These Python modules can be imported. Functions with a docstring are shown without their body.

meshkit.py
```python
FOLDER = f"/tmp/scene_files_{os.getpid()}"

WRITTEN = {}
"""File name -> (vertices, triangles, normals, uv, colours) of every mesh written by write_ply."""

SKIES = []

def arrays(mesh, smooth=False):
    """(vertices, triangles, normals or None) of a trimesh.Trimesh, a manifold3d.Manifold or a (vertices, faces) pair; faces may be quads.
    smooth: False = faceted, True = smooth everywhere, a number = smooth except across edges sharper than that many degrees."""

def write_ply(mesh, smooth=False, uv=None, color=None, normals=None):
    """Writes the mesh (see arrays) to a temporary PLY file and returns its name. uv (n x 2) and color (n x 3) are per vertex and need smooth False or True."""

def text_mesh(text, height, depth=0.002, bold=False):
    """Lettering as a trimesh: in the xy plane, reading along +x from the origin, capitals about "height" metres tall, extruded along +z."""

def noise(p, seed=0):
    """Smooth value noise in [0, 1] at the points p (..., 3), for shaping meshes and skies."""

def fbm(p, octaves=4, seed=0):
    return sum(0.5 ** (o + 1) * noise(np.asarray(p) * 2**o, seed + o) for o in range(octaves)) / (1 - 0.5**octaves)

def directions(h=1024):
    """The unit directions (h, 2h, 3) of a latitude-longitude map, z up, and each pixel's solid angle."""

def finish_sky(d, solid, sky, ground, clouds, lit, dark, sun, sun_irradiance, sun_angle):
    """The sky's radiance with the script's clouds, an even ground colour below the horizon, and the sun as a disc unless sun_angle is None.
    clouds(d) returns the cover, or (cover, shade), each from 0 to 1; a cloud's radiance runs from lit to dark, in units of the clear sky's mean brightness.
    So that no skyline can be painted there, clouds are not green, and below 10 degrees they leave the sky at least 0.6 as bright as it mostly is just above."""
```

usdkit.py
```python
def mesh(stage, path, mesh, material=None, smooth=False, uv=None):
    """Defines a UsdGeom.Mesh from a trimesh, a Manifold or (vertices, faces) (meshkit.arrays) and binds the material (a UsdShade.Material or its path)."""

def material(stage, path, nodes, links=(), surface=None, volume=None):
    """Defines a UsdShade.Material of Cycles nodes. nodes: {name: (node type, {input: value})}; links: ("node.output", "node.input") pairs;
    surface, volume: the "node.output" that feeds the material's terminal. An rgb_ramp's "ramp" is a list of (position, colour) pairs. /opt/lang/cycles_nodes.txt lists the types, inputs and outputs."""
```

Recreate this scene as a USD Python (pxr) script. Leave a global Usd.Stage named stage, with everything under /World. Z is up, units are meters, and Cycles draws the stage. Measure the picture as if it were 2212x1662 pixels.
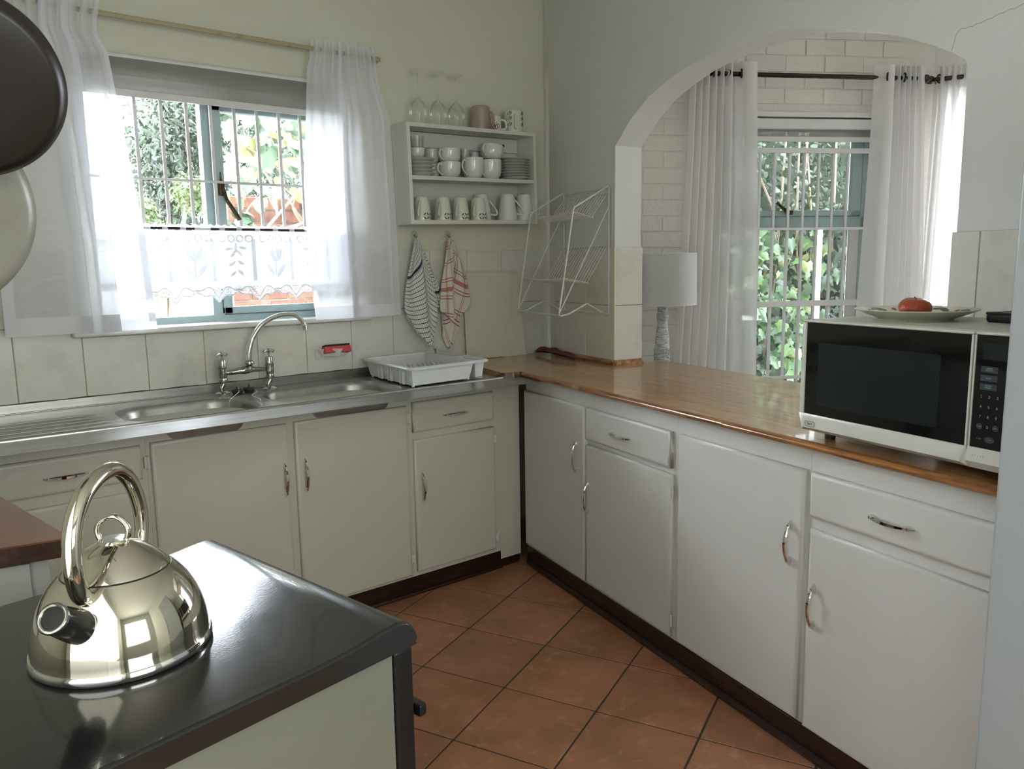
import math, random
import numpy as np, trimesh, manifold3d, shapely.geometry as sg
from shapely import affinity
from pxr import Usd, UsdGeom, UsdLux, UsdShade, Gf, Sdf
import usdkit, meshkit

random.seed(7); rng = np.random.default_rng(11)
stage = Usd.Stage.CreateInMemory()
UsdGeom.Xform.Define(stage, '/World'); UsdGeom.Scope.Define(stage, '/World/Looks')
PI = math.pi

# ---------------------------------------------------------------- camera, sky, sun, room light, exposure
CAM = np.array([-2.743386, -3.141697, 1.392470]); YAW, PITCH, ROLL = 0.8944883, -0.1515622, -0.0152822
FPX = 1705.008
EXPOSURE = 0.12
SKY_STRENGTH = 11.0
SUN = 3.5
FILL = 1.8
REAR = 6.5
NOOK = 13.0
cy, sy, cp, sp = math.cos(YAW), math.sin(YAW), math.cos(PITCH), math.sin(PITCH)
fwd = np.array([cy*cp, sy*cp, sp]); rgt = np.array([sy, -cy, 0.]); up = np.cross(rgt, fwd)
c_, s_ = math.cos(ROLL), math.sin(ROLL)
R_, U_ = c_*rgt + s_*up, -s_*rgt + c_*up
cam = UsdGeom.Camera.Define(stage, '/World/camera')
m = np.eye(4); m[0, :3], m[1, :3], m[2, :3], m[3, :3] = R_, U_, -fwd, CAM
cam.AddTransformOp().Set(Gf.Matrix4d(*m.ravel().tolist()))
cam.CreateHorizontalApertureAttr(36.0); cam.CreateVerticalApertureAttr(36.0*1662/2212)
cam.CreateFocalLengthAttr(36.0*FPX/2212); cam.CreateClippingRangeAttr(Gf.Vec2f(0.05, 500))
cam.CreateExposureAttr(EXPOSURE)

dome = UsdLux.DomeLight.Define(stage, '/World/sky_light')
dome.CreateIntensityAttr(SKY_STRENGTH); dome.CreateColorAttr(Gf.Vec3f(0.90, 0.97, 1.08))
sun = UsdLux.DistantLight.Define(stage, '/World/sun_light')
sun.CreateIntensityAttr(SUN); sun.CreateAngleAttr(3.0); sun.CreateColorAttr(Gf.Vec3f(1.0, 0.94, 0.84))
sun.AddRotateXYZOp().Set(Gf.Vec3f(38, 0, -18))
# out-of-view light at the solid side wall, placed to light the right cabinets
fill = UsdLux.RectLight.Define(stage, '/World/rear_daylight')
fill.CreateWidthAttr(1.9); fill.CreateHeightAttr(1.7); fill.CreateIntensityAttr(FILL); fill.CreateColorAttr(Gf.Vec3f(0.96, 1.0, 0.98))
fill.AddTranslateOp().Set(Gf.Vec3d(-3.17, -3.2, 1.5)); fill.AddRotateXYZOp().Set(Gf.Vec3f(90, 0, -90))

# added fill light at the solid rear wall, brightens left wall and cabinets
rear = UsdLux.RectLight.Define(stage, '/World/rear_window_daylight')
rear.CreateWidthAttr(1.6); rear.CreateHeightAttr(1.3); rear.CreateIntensityAttr(REAR); rear.CreateColorAttr(Gf.Vec3f(0.97, 1.0, 0.95))
rear.AddTranslateOp().Set(Gf.Vec3d(-2.1, -5.16, 1.65)); rear.AddRotateXYZOp().Set(Gf.Vec3f(90, 0, 0))
# unseen light behind the right wall, placed to brighten the nook
nook = UsdLux.RectLight.Define(stage, '/World/nook_daylight')
nook.CreateWidthAttr(1.3); nook.CreateHeightAttr(1.8); nook.CreateIntensityAttr(NOOK); nook.CreateColorAttr(Gf.Vec3f(1.0, 0.98, 0.93))
nook.AddTranslateOp().Set(Gf.Vec3d(2.86, -2.75, 1.5)); nook.AddRotateXYZOp().Set(Gf.Vec3f(90, 0, 115))

# ---------------------------------------------------------------- helpers
class Fr:                                   # wall frames: x along the wall (to the right as seen), y into the wall, z up
    def __init__(s, o, deg): s.o = np.array(o, float); s.deg = deg; a = math.radians(deg); s.ca, s.sa = math.cos(a), math.sin(a)
    def w(s, p): p = np.asarray(p, float); return np.array([s.o[0]+p[0]*s.ca-p[1]*s.sa, s.o[1]+p[0]*s.sa+p[1]*s.ca, s.o[2]+p[2]])
WA = 0.20738347
FL = Fr((0, 0, 0), 0.0)
FR = Fr((0, 0, 0), math.degrees(math.atan2(-math.cos(WA), -math.sin(WA))))
FN = Fr((1.35417, -0.56191, 0), -30.205)
FS = Fr((-2.205, -2.24, 0), 10.37)

count = {}
def path_for(parent, name):
    base = parent + '/' + name; k = count.get(base, 0); count[base] = k + 1
    return base if k == 0 else f'{base}_{k:03d}'
def setd(p, **k):
    for a, b in k.items():
        if b: p.SetCustomDataByKey(a, b)
INFO = {}
def thing(name, label, cat, F=FL, at=(0, 0, 0), group=None, kind=None, turn=0.0):
    p = path_for('/World', name); x = UsdGeom.Xform.Define(stage, p); o = F.w(at)
    x.AddTranslateOp().Set(Gf.Vec3d(*map(float, o)))
    if F.deg + turn: x.AddRotateZOp().Set(F.deg + turn)
    setd(x.GetPrim(), label=label, category=cat, group=group, kind=kind)
    INFO[p] = (F, np.array(at, float), turn); return p
def structure(name, F=FL):
    p = path_for('/World', name); x = UsdGeom.Xform.Define(stage, p)
    if np.abs(F.o).max() > 0: x.AddTranslateOp().Set(Gf.Vec3d(*map(float, F.o)))
    if F.deg: x.AddRotateZOp().Set(F.deg)
    setd(x.GetPrim(), kind='structure'); INFO[p] = (F, np.zeros(3), 0.0); return p
def join(*ms):
    out = []
    for q in ms: out += list(q) if isinstance(q, (list, tuple)) and not (len(q) == 2 and isinstance(q[0], np.ndarray)) else [q]
    V, T, n = [], [], 0
    for q in out:
        v, f = raw(q); V.append(v); T.append(f + n); n += len(v)
    return np.vstack(V), np.vstack(T)
def raw(q):
    if isinstance(q, tuple): v, f = np.asarray(q[0], float), np.asarray(q[1], int)
    elif hasattr(q, 'to_mesh'): mm = q.to_mesh(); v, f = np.array(mm.vert_properties[:, :3], float), np.array(mm.tri_verts)
    else: v, f = np.array(q.vertices), np.array(q.faces)
    if f.shape[1] == 4: f = np.vstack([f[:, [0, 1, 2]], f[:, [0, 2, 3]]])
    return v, f
def obj(name, mesh, mat, parent, label=None, smooth=35, kind=None, uv=None, local=False):
    """mesh in the frame of the thing that it belongs to; local=True: already relative to the thing's base"""
    v, f = raw(mesh); top = '/'.join(parent.split('/')[:3])
    if not local: v = v - INFO[top][1]
    p = path_for(parent, name)
    usdkit.mesh(stage, p, (v, f), M[mat] if isinstance(mat, str) else mat, smooth=smooth if uv is None else True, uv=uv)
    q = stage.GetPrimAtPath(p); setd(q, label=label, kind=kind); return p
def single(name, label, cat, mesh, mat, F=FL, at=(0, 0, 0), group=None, kind=None, smooth=35, uv=None, turn=0.0, local=False):
    """a thing that is one mesh"""
    v, f = raw(mesh)
    if not local: v = v - np.array(at, float)
    p = path_for('/World', name); usdkit.mesh(stage, p, (v, f), M[mat], smooth=smooth if uv is None else True, uv=uv)
    x = UsdGeom.Mesh.Get(stage, p); x.AddTranslateOp().Set(Gf.Vec3d(*map(float, F.w(at))))
    if F.deg + turn: x.AddRotateZOp().Set(F.deg + turn)
    setd(x.GetPrim(), label=label, category=cat, group=group, kind=kind); INFO[p] = (F, np.array(at, float), turn); return p
def dup(src, label, F, at, turn=0.0, group=None, rx=0.0, ry=0.0):
    was = stage.GetPrimAtPath(src); name = src.split('/')[2]; base = name.rstrip('0123456789').rstrip('_') if name[-3:].isdigit() else name
    p = path_for('/World', base); x = UsdGeom.Xform.Define(stage, p); x.GetPrim().GetReferences().AddInternalReference(was.GetPath())
    x.ClearXformOpOrder(); x.AddTranslateOp().Set(Gf.Vec3d(*map(float, F.w(at)))); x.AddRotateXYZOp().Set(Gf.Vec3f(rx, ry, F.deg + turn))
    setd(x.GetPrim(), label=label, category=was.GetCustomDataByKey('category'), group=group or was.GetCustomDataByKey('group'))
    x.GetPrim().SetInstanceable(True); INFO[p] = (F, np.array(at, float), turn); return p

def box(x0, x1, y0, y1, z0, z1, b=0.0):
    if b <= 0:
        q = trimesh.creation.box((x1-x0, y1-y0, z1-z0)); q.apply_translation(((x0+x1)/2, (y0+y1)/2, (z0+z1)/2)); return q
    b = min(b, (x1-x0)/2.01, (y1-y0)/2.01, (z1-z0)/2.01); pts = []
    k = b*0.293
    for X, sx in ((x0, 1), (x1, -1)):
        for Y, sy_ in ((y0, 1), (y1, -1)):
            for Z, sz in ((z0, 1), (z1, -1)):
                pts += [(X, Y+sy_*b, Z+sz*b), (X+sx*b, Y, Z+sz*b), (X+sx*b, Y+sy_*b, Z), (X+sx*k, Y+sy_*k, Z+sz*b), (X+sx*k, Y+sy_*b, Z+sz*k), (X+sx*b, Y+sy_*k, Z+sz*k)]
    return trimesh.convex.convex_hull(np.array(pts))
def hull(pts): return trimesh.convex.convex_hull(np.array(pts))
def slab(x0, x1, z0, z1, yf, t, b, n=4):
    """door or drawer front: face at y = yf - t (towards the room), long rounded edges of width b"""
    rings = []
    for k in range(n+1):
        a = k/n*PI/2; i, d = b*(1-math.cos(a)), (t-b*.75)+b*.75*math.sin(a)
        rings.append([(x0+i, yf-d, z0+i), (x1-i, yf-d, z0+i), (x1-i, yf-d, z1-i), (x0+i, yf-d, z1-i)])
    rings.insert(0, [(x0, yf, z0), (x1, yf, z0), (x1, yf, z1), (x0, yf, z1)])
    v = np.array(rings).reshape(-1, 3); f = []
    for r in range(len(rings)-1):
        for k in range(4):
            a, b_ = r*4+k, r*4+(k+1) % 4; f.append((a, b_, b_+4, a+4))
    L_ = (len(rings)-1)*4; f.append((L_, L_+1, L_+2, L_+3)); f.append((3, 2, 1, 0))
    return v, np.array(f)
def tube(pts, r, n=8, closed=False, caps=True):
    P = np.array(pts, float); N = len(P); r = np.broadcast_to(r, (N,)) if np.ndim(r) < 2 else r
    if closed: T = np.roll(P, -1, 0) - np.roll(P, 1, 0)
    else:
        T = np.gradient(P, axis=0)
    T /= np.linalg.norm(T, axis=1, keepdims=True) + 1e-12
    u = np.cross(T[0], (0, 0, 1.0)); u = u if np.linalg.norm(u) > 1e-3 else np.cross(T[0], (0, 1.0, 0)); u /= np.linalg.norm(u)
    V = []
    for i in range(N):
        u = u - T[i]*(u@T[i]); u /= np.linalg.norm(u); w = np.cross(T[i], u)
        for k in range(n):
            a = 2*PI*k/n; V.append(P[i] + r[i]*(math.cos(a)*u + math.sin(a)*w))
    f = []
    for i in range(N if closed else N-1):
        for k in range(n):
            a, b, c, d = i*n+k, i*n+(k+1) % n, ((i+1) % N)*n+(k+1) % n, ((i+1) % N)*n+k; f.append((a, b, c)); f.append((a, c, d))
    if caps and not closed:
        V += [P[0], P[-1]]; a, b = len(V)-2, len(V)-1
        for k in range(n): f.append((a, (k+1) % n, k)); f.append((b, (N-1)*n+k, (N-1)*n+(k+1) % n))
    return np.array(V), np.array(f)
def lathe(prof, n=32, c=(0, 0, 0)):
    V, f = [], []; P = len(prof)
    for k in range(n):
        a = 2*PI*k/n
        for r, z in prof: V.append((c[0]+r*math.cos(a), c[1]+r*math.sin(a), c[2]+z))
    for k in range(n):
        for i in range(P-1):
            a, b = k*P+i, ((k+1) % n)*P+i
            if prof[i][0] > 1e-9: f.append((a, b, b+1))
            if prof[i+1][0] > 1e-9: f.append((a, b+1, a+1))
    return np.array(V), np.array(f)
def prism(poly, t, fn=None):
    """polygon (a, b) extruded by t; fn maps (a, b, c)"""
    m_ = [trimesh.creation.extrude_polygon(g, t, engine='earcut') for g in getattr(poly, 'geoms', [poly])]
    v, f = join(m_); return (fn(v), f) if fn else (v, f)
def upright(y, s=1):                        # (a, b, c) of a prism or text -> x, y - c, z
    return lambda v: np.c_[v[:, 0], y - v[:, 2]*s, v[:, 1]]
def grid(fn, nu, nv, us=None, vs=None):
    U = np.linspace(0, 1, nu) if us is None else us; W = np.linspace(0, 1, nv) if vs is None else vs
    P = np.array([[fn(a, b) for a in U] for b in W], float).reshape(-1, 3); nu, nv = len(U), len(W); f = []
    for j in range(nv-1):
        for i in range(nu-1):
            a = j*nu+i; f.append((a, a+1, a+nu+1, a+nu))
    uv = np.array([[(a, b) for a in U] for b in W]).reshape(-1, 2)
    return (P, np.array(f)), uv
def bez(p, n=12):
    """smooth line through the points"""
    P = np.array(p, float); Q = np.vstack([2*P[0]-P[1], P, 2*P[-1]-P[-2]]); out = []
    for i in range(1, len(Q)-2):
        for t in np.linspace(0, 1, n, endpoint=False):
            a, b, c, d = Q[i-1], Q[i], Q[i+1], Q[i+2]
            out.append(.5*((2*b)+(c-a)*t+(2*a-5*b+4*c-d)*t*t+(3*b-a-3*c+d)*t**3))
    out.append(P[-1]); return np.array(out)
def rotz(v, deg): a = math.radians(deg); c, s = math.cos(a), math.sin(a); return np.c_[v[:, 0]*c-v[:, 1]*s, v[:, 0]*s+v[:, 1]*c, v[:, 2]]
def moved(q, d, rz=0, rx=0, ry=0, s=1.0):
    v, f = raw(q); v = v*s
    if rx: a = math.radians(rx); v = np.c_[v[:, 0], v[:, 1]*math.cos(a)-v[:, 2]*math.sin(a), v[:, 1]*math.sin(a)+v[:, 2]*math.cos(a)]
    if ry: a = math.radians(ry); v = np.c_[v[:, 0]*math.cos(a)+v[:, 2]*math.sin(a), v[:, 1], -v[:, 0]*math.sin(a)+v[:, 2]*math.cos(a)]
    if rz: v = rotz(v, rz)
    return v + np.array(d, float), f

# ---------------------------------------------------------------- materials
M = {}
def pm(name, col, rough=.5, metal=0., spec=.5, var=None, var2=None, bump=None, coat=0., rand=0., island=0., extra=None, coords='texture_coordinate.object', stretch=None, transl=0.):
    nodes = {'p': ('principled_bsdf', dict(base_color=col, roughness=rough, metallic=metal, specular_ior_level=spec, coat_weight=coat, **(extra or {})))}
    links = []; src = None
    cn = coords.split('.')[0]
    if var or var2 or bump or stretch: nodes['tc'] = (cn, {})
    vec = 'tc.' + coords.split('.')[1]
    if stretch: nodes['mp'] = ('mapping', {'scale': stretch}); links.append((vec, 'mp.vector')); vec = 'mp.vector'
    for i, vr in enumerate([q for q in (var, var2) if q]):
        sc, col2, lo, hi = vr[:4]; det = vr[4] if len(vr) > 4 else 4
        nodes[f'n{i}'] = ('noise_texture', dict(scale=sc, detail=det, roughness=.6)); links.append((vec, f'n{i}.vector'))
        nodes[f'r{i}'] = ('map_range', dict(from_min=lo, from_max=hi, to_min=0., to_max=1., clamp=True)); links.append((f'n{i}.fac', f'r{i}.value'))
        nodes[f'm{i}'] = ('mix_color', dict(a=col, b=col2)); links.append((f'r{i}.result', f'm{i}.fac'))
        if src: links.append((src, f'm{i}.a'))
        src = f'm{i}.result'
    if rand or island:
        nodes['oi'] = ('geometry', {}) if island else ('object_info', {})
        nodes['rr'] = ('map_range', dict(from_min=0., from_max=1., to_min=1-(rand or island), to_max=1+(rand or island)))
        links.append(('oi.random_per_island' if island else 'oi.random', 'rr.value'))
        nodes['hv'] = ('hsv', dict(color=col)); links.append(('rr.result', 'hv.value'))
        if src: links.append((src, 'hv.color'))
        src = 'hv.color'
    if src: links.append((src, 'p.base_color'))
    if bump:
        nodes['bn'] = ('noise_texture', dict(scale=bump[0], detail=bump[2] if len(bump) > 2 else 3)); links.append((vec, 'bn.vector'))
        nodes['b'] = ('bump', dict(strength=bump[1], distance=.01)); links += [('bn.fac', 'b.height'), ('b.normal', 'p.normal')]
    surf = 'p.BSDF'
    if transl:
        nodes['tl'] = ('translucent_bsdf', dict(color=col)); nodes['mx'] = ('mix_closure', dict(fac=transl)); links += [('p.BSDF', 'mx.closure1'), ('tl.BSDF', 'mx.closure2')]
        if src: links.append((src, 'tl.color'))
        surf = 'mx.closure'
    M[name] = usdkit.material(stage, '/World/Looks/' + name, nodes, links, surface=surf)
def sheer(name, col, lo, hi, slub=6., glow=.5):
    """thin woven cloth: see-through share between lo and hi, in slubby streaks"""
    M[name] = usdkit.material(stage, '/World/Looks/' + name, {
        'tc': ('texture_coordinate', {}), 'mp': ('mapping', {'scale': (slub*2, slub*2, slub*40)}), 'n': ('noise_texture', dict(scale=1., detail=3., roughness=.7)),
        'mp2': ('mapping', {'scale': (900., 900., 900.)}), 'n2': ('noise_texture', dict(scale=1., detail=0.)),
        'ad': ('math', dict(math_type='multiply_add', value2=.35)), 'r': ('map_range', dict(from_min=.45, from_max=.95, to_min=lo, to_max=hi, clamp=True)),
        'd': ('diffuse_bsdf', dict(color=col)), 't': ('translucent_bsdf', dict(color=col)), 'g': ('mix_closure', dict(fac=glow)),
        'tr': ('transparent_bsdf', dict(color=(1., 1., 1.))), 'x': ('mix_closure', {})},
        [('tc.object', 'mp.vector'), ('mp.vector', 'n.vector'), ('tc.object', 'mp2.vector'), ('mp2.vector', 'n2.vector'), ('n2.fac', 'ad.value1'), ('n.fac', 'ad.value3'), ('ad.value', 'r.value'),
         ('d.BSDF', 'g.closure1'), ('t.BSDF', 'g.closure2'), ('r.result', 'x.fac'), ('g.closure', 'x.closure1'), ('tr.BSDF', 'x.closure2')], surface='x.closure')
def pane(name, tint=(1, 1, 1), ior=1.45, gain=1.0):
    M[name] = usdkit.material(stage, '/World/Looks/' + name, {'f': ('fresnel', dict(IOR=ior)), 'm': ('math', dict(math_type='multiply', value2=gain, use_clamp=True)), 't': ('transparent_bsdf', dict(color=tint)), 'g': ('glossy_bsdf', dict(color=(1., 1., 1.), roughness=.02)), 'x': ('mix_closure', {})},
        [('f.fac', 'm.value1'), ('m.value', 'x.fac'), ('t.BSDF', 'x.closure1'), ('g.BSDF', 'x.closure2')], surface='x.closure')

pm('plaster_left', (.60, .60, .50), .85, bump=(14, .12, 5), var=(1.2, (.56, .56, .45), .4, .7))
pm('plaster_right', (.60, .61, .58), .85, bump=(14, .10, 5), var=(1.1, (.57, .575, .53), .4, .7))
pm('plaster_arch', (.64, .60, .55), .85, bump=(14, .10, 5))
pm('crack', (.30, .30, .25), .9)
pm('brick_paint', (.72, .69, .63), .8, bump=(22, .5, 6), var=(3, (.66, .63, .58), .4, .7))
pm('ceiling_paint', (.70, .70, .66), .9)
pm('cabinet_cream', (.56, .55, .47), .38, bump=(30, .03, 3), var=(2.2, (.53, .52, .44), .35, .7))
pm('cabinet_white', (.60, .60, .57), .38, bump=(30, .03, 3), var=(2.2, (.57, .57, .535), .35, .7))
pm('cabinet_gap', (.10, .095, .08), .8)
pm('wall_tile', (.60, .59, .53), .22, var=(7, (.52, .50, .44), .52, .72, 6), bump=(9, .04, 2), rand=.02)
pm('wall_grout', (.40, .38, .29), .9, var=(8, (.20, .19, .13), .5, .7))
pm('tile_edge', (.60, .56, .42), .4)
pm('floor_tile', (.36, .155, .085), .42, var=(5.5, (.27, .125, .055), .42, .62, 8), var2=(16, (.46, .25, .15), .55, .75, 8), bump=(40, .05, 4), rand=.10)
pm('floor_grout', (.055, .045, .035), .9)
pm('plinth_wood', (.020, .007, .005), .30, bump=(20, .1, 3), stretch=(1, 8, 8), var=(4, (.045, .022, .014), .5, .8))
pm('counter_wood', (.40, .215, .075), .22, var=(5, (.25, .115, .034), .40, .66, 8), bump=(12, .04, 4), stretch=(1, 9, 4), rand=.10, coat=.4)
pm('nosing_wood', (.36, .16, .045), .20, var=(5, (.14, .05, .013), .38, .62, 8), bump=(12, .05, 4), stretch=(1.2, 14, 14), coat=.5)
pm('nosing_dark', (.055, .018, .007), .25, var=(5, (.14, .05, .016), .45, .7, 8), stretch=(1.2, 12, 12), coat=.4)
pm('steel', (.46, .46, .44), .30, 1., bump=(60, .03, 3), stretch=(1, 14, 14), var=(3, (.34, .34, .32), .4, .7))
pm('steel_bowl', (.36, .36, .34), .36, 1., var=(9, (.26, .26, .25), .45, .7), bump=(40, .03, 2))
pm('grime', (.07, .065, .045), .9)
pm('chrome', (.80, .80, .79), .06, 1.)
pm('chrome_old', (.46, .46, .44), .20, 1., var=(30, (.22, .22, .19), .45, .7), bump=(50, .15, 3))
pm('kettle_steel', (.72, .68, .58), .055, 1., var=(4, (.66, .61, .50), .45, .7))
pm('kettle_dark', (.05, .05, .048), .12, .6)
pm('white_metal', (.62, .62, .57), .4, var=(25, (.50, .48, .42), .55, .75))
pm('rust', (.12, .07, .035), .8)
pm('grille_white', (.66, .67, .66), .4)
pm('frame_blue', (.36, .47, .48), .45, bump=(20, .05, 3))
pm('sill_white', (.68, .68, .65), .35)
pm('rod_cream', (.36, .31, .19), .4, var=(20, (.24, .19, .10), .55, .75))
pm('rod_black', (.012, .012, .011), .4)
pm('rod_bronze', (.055, .045, .038), .22, 1.)
pm('blind_white', (.62, .62, .60), .5)
pm('plastic_white', (.58, .60, .59), .35)
pm('plastic_cloud', (.60, .57, .47), .35)
pm('shelf_white', (.58, .59, .55), .42)
pm('porcelain', (.62, .63, .58), .12, coat=.3)
pm('porcelain_shade', (.50, .51, .47), .14)  # darker copy of porcelain: shade at the back of the shelf put into the colour
pm('porcelain_warm', (.62, .62, .53), .12, coat=.3)
pm('print_black', (.02, .02, .022), .35)
pm('print_red', (.22, .015, .02), .35)
pm('print_green', (.02, .07, .045), .35)
pm('print_grey', (.30, .31, .31), .4)
pm('frosted_mug', (.48, .44, .40), .25, var=(3.0, (.30, .16, .13), .3, .7), extra=dict(transmission_weight=.15))
pm('sponge_red', (.52, .075, .085), .9, bump=(160, .5, 2))
pm('sponge_scour', (.02, .03, .026), .95, bump=(220, .6, 2))
pm('rag_red', (.16, .033, .022), .9, bump=(150, .5, 2), var=(40, (.09, .02, .016), .45, .6))
pm('rubber', (.018, .018, .017), .5)
pm('enamel_black', (.012, .013, .013), .14, spec=.6, coat=.4, bump=(260, .012, 2))
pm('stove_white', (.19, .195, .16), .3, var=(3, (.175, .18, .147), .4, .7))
pm('stove_black', (.008, .008, .0085), .35)
pm('pan_brown', (.012, .007, .004), .38, var=(3.5, (.007, .004, .003), .4, .65))
pm('lid_pale', (.22, .21, .165), .35, var=(9, (.27, .27, .24), .4, .7))
pm('worktop_brown', (.20, .075, .028), .35, var=(4, (.13, .045, .016), .4, .7, 6), stretch=(3, 1, 3), coat=.3)
pm('worktop_edge', (.045, .018, .009), .5, bump=(18, .5, 5), var=(9, (.09, .04, .02), .5, .75))
pm('fridge_white', (.36, .39, .40), .35, bump=(120, .02, 2))
pm('microwave_white', (.60, .61, .55), .28)
pm('microwave_black', (.0035, .0035, .0035), .06)
pm('microwave_screen', (.007, .012, .014), .12, bump=(900, .05, 0))
pm('button_grey', (.028, .045, .055), .4)
pm('print_pale', (.35, .37, .37), .5)
pm('print_dim', (.16, .19, .20), .5)
pm('plate_cream', (.60, .60, .46), .14, coat=.3)
pm('tangerine_skin', (.33, .050, .012), .33, bump=(140, .25, 2), var=(7, (.26, .032, .008), .45, .7))
pm('stem_green', (.05, .06, .02), .7)
pm('shade_cloth', (.60, .60, .59), .85, bump=(260, .25, 2), transl=.25)
pm('lamp_wood', (.50, .50, .48), .8, var=(34, (.18, .18, .175), .40, .68, 8), bump=(60, .4, 4), stretch=(1, 1, 3.5))
pm('brass_dark', (.06, .045, .022), .4, .8, var=(40, (.20, .15, .07), .5, .75))
pm('bark', (.12, .09, .06), .85, bump=(40, .4, 4))
pm('bark_pale', (.20, .17, .12), .85)
pm('garden_brick', (.16, .062, .040), .9, bump=(60, .5, 4), var=(20, (.10, .045, .032), .45, .65), var2=(6, (.20, .13, .10), .55, .75), rand=.25)
pm('garden_mortar', (.15, .13, .11), .95, bump=(50, .4, 4))
pm('garden_white', (.80, .80, .78), .9)
pm('paving', (.35, .33, .30), .9, bump=(6, .2, 4))
pm('gate_grey', (.42, .43, .43), .5)
def leafmat(name, col, col2, rnd, tl=.4): pm(name, col, .38, var=(9, col2, .40, .62, 3), rand=rnd, transl=tl, spec=.45)
leafmat('ivy_leaf', (0.052, 0.101, 0.034), (0.090, 0.153, 0.054), .35)
leafmat('ivy_dark', (0.025, 0.061, 0.025), (0.045, 0.086, 0.036), .35)
leafmat('ivy_pale', (0.135, 0.180, 0.059), (0.189, 0.216, 0.090), .25)
leafmat('creeper_leaf', (0.072, 0.122, 0.072), (0.108, 0.158, 0.104), .30)
leafmat('creeper_yellow', (0.211, 0.216, 0.090), (0.261, 0.252, 0.135), .18)
pm('ivy_mass', (.035, .07, .026), .45, island=.55, transl=.4)
pm('tree_mass', (.035, .068, .028), .5, island=.6, transl=.4)
pm('tree_bright', (.085, .13, .035), .5, island=.4, transl=.5)
pm('hedge_back', (.018, .030, .014), 1.0)  # near-black sheet colour, painted in for the shade deep inside the hedge
pane('window_glass'); pane('wine_glass', (.975, .98, .97), 1.4, .55); pane('hook_glass', (.93, .94, .91), 1.4)
sheer('voile', (.90, .92, .96), .22, .42, 5., .52)
sheer('voile_hem', (.84, .85, .87), .06, .16, 5., .45)
sheer('voile_nook', (.86, .85, .845), .08, .20, 1.2, .50)
sheer('voile_nook_hem', (.86, .85, .84), .02, .07, 1.2, .42)
sheer('blind_mesh', (.36, .36, .33), .30, .40, .3, .35)
# lace: a fine net, cut out by cells
def lace(name, sc, lo, hi, open_=.85):
    M[name] = usdkit.material(stage, '/World/Looks/' + name, {
        'tc': ('texture_coordinate', {}), 'mp': ('mapping', {'scale': (sc, 0.0, sc)}), 'v': ('voronoi_texture', dict(scale=1., feature='distance_to_edge', randomness=.55)),
        'r': ('map_range', dict(from_min=lo, from_max=hi, to_min=0., to_max=open_, clamp=True)),
        'd': ('diffuse_bsdf', dict(color=(.88, .90, .93))), 't': ('translucent_bsdf', dict(color=(.88, .90, .93))), 'g': ('mix_closure', dict(fac=.5)), 'tr': ('transparent_bsdf', {}), 'x': ('mix_closure', {})},
        [('tc.object', 'mp.vector'), ('mp.vector', 'v.vector'), ('v.distance', 'r.value'), ('d.BSDF', 'g.closure1'), ('t.BSDF', 'g.closure2'), ('r.result', 'x.fac'), ('g.closure', 'x.closure1'), ('tr.BSDF', 'x.closure2')], surface='x.closure')
lace('lace_net', 260., .06, .24, .75); lace('lace_open', 150., .10, .22, .92)
sheer('lace_solid', (.88, .90, .93), .05, .16, 8., .5)
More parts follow.
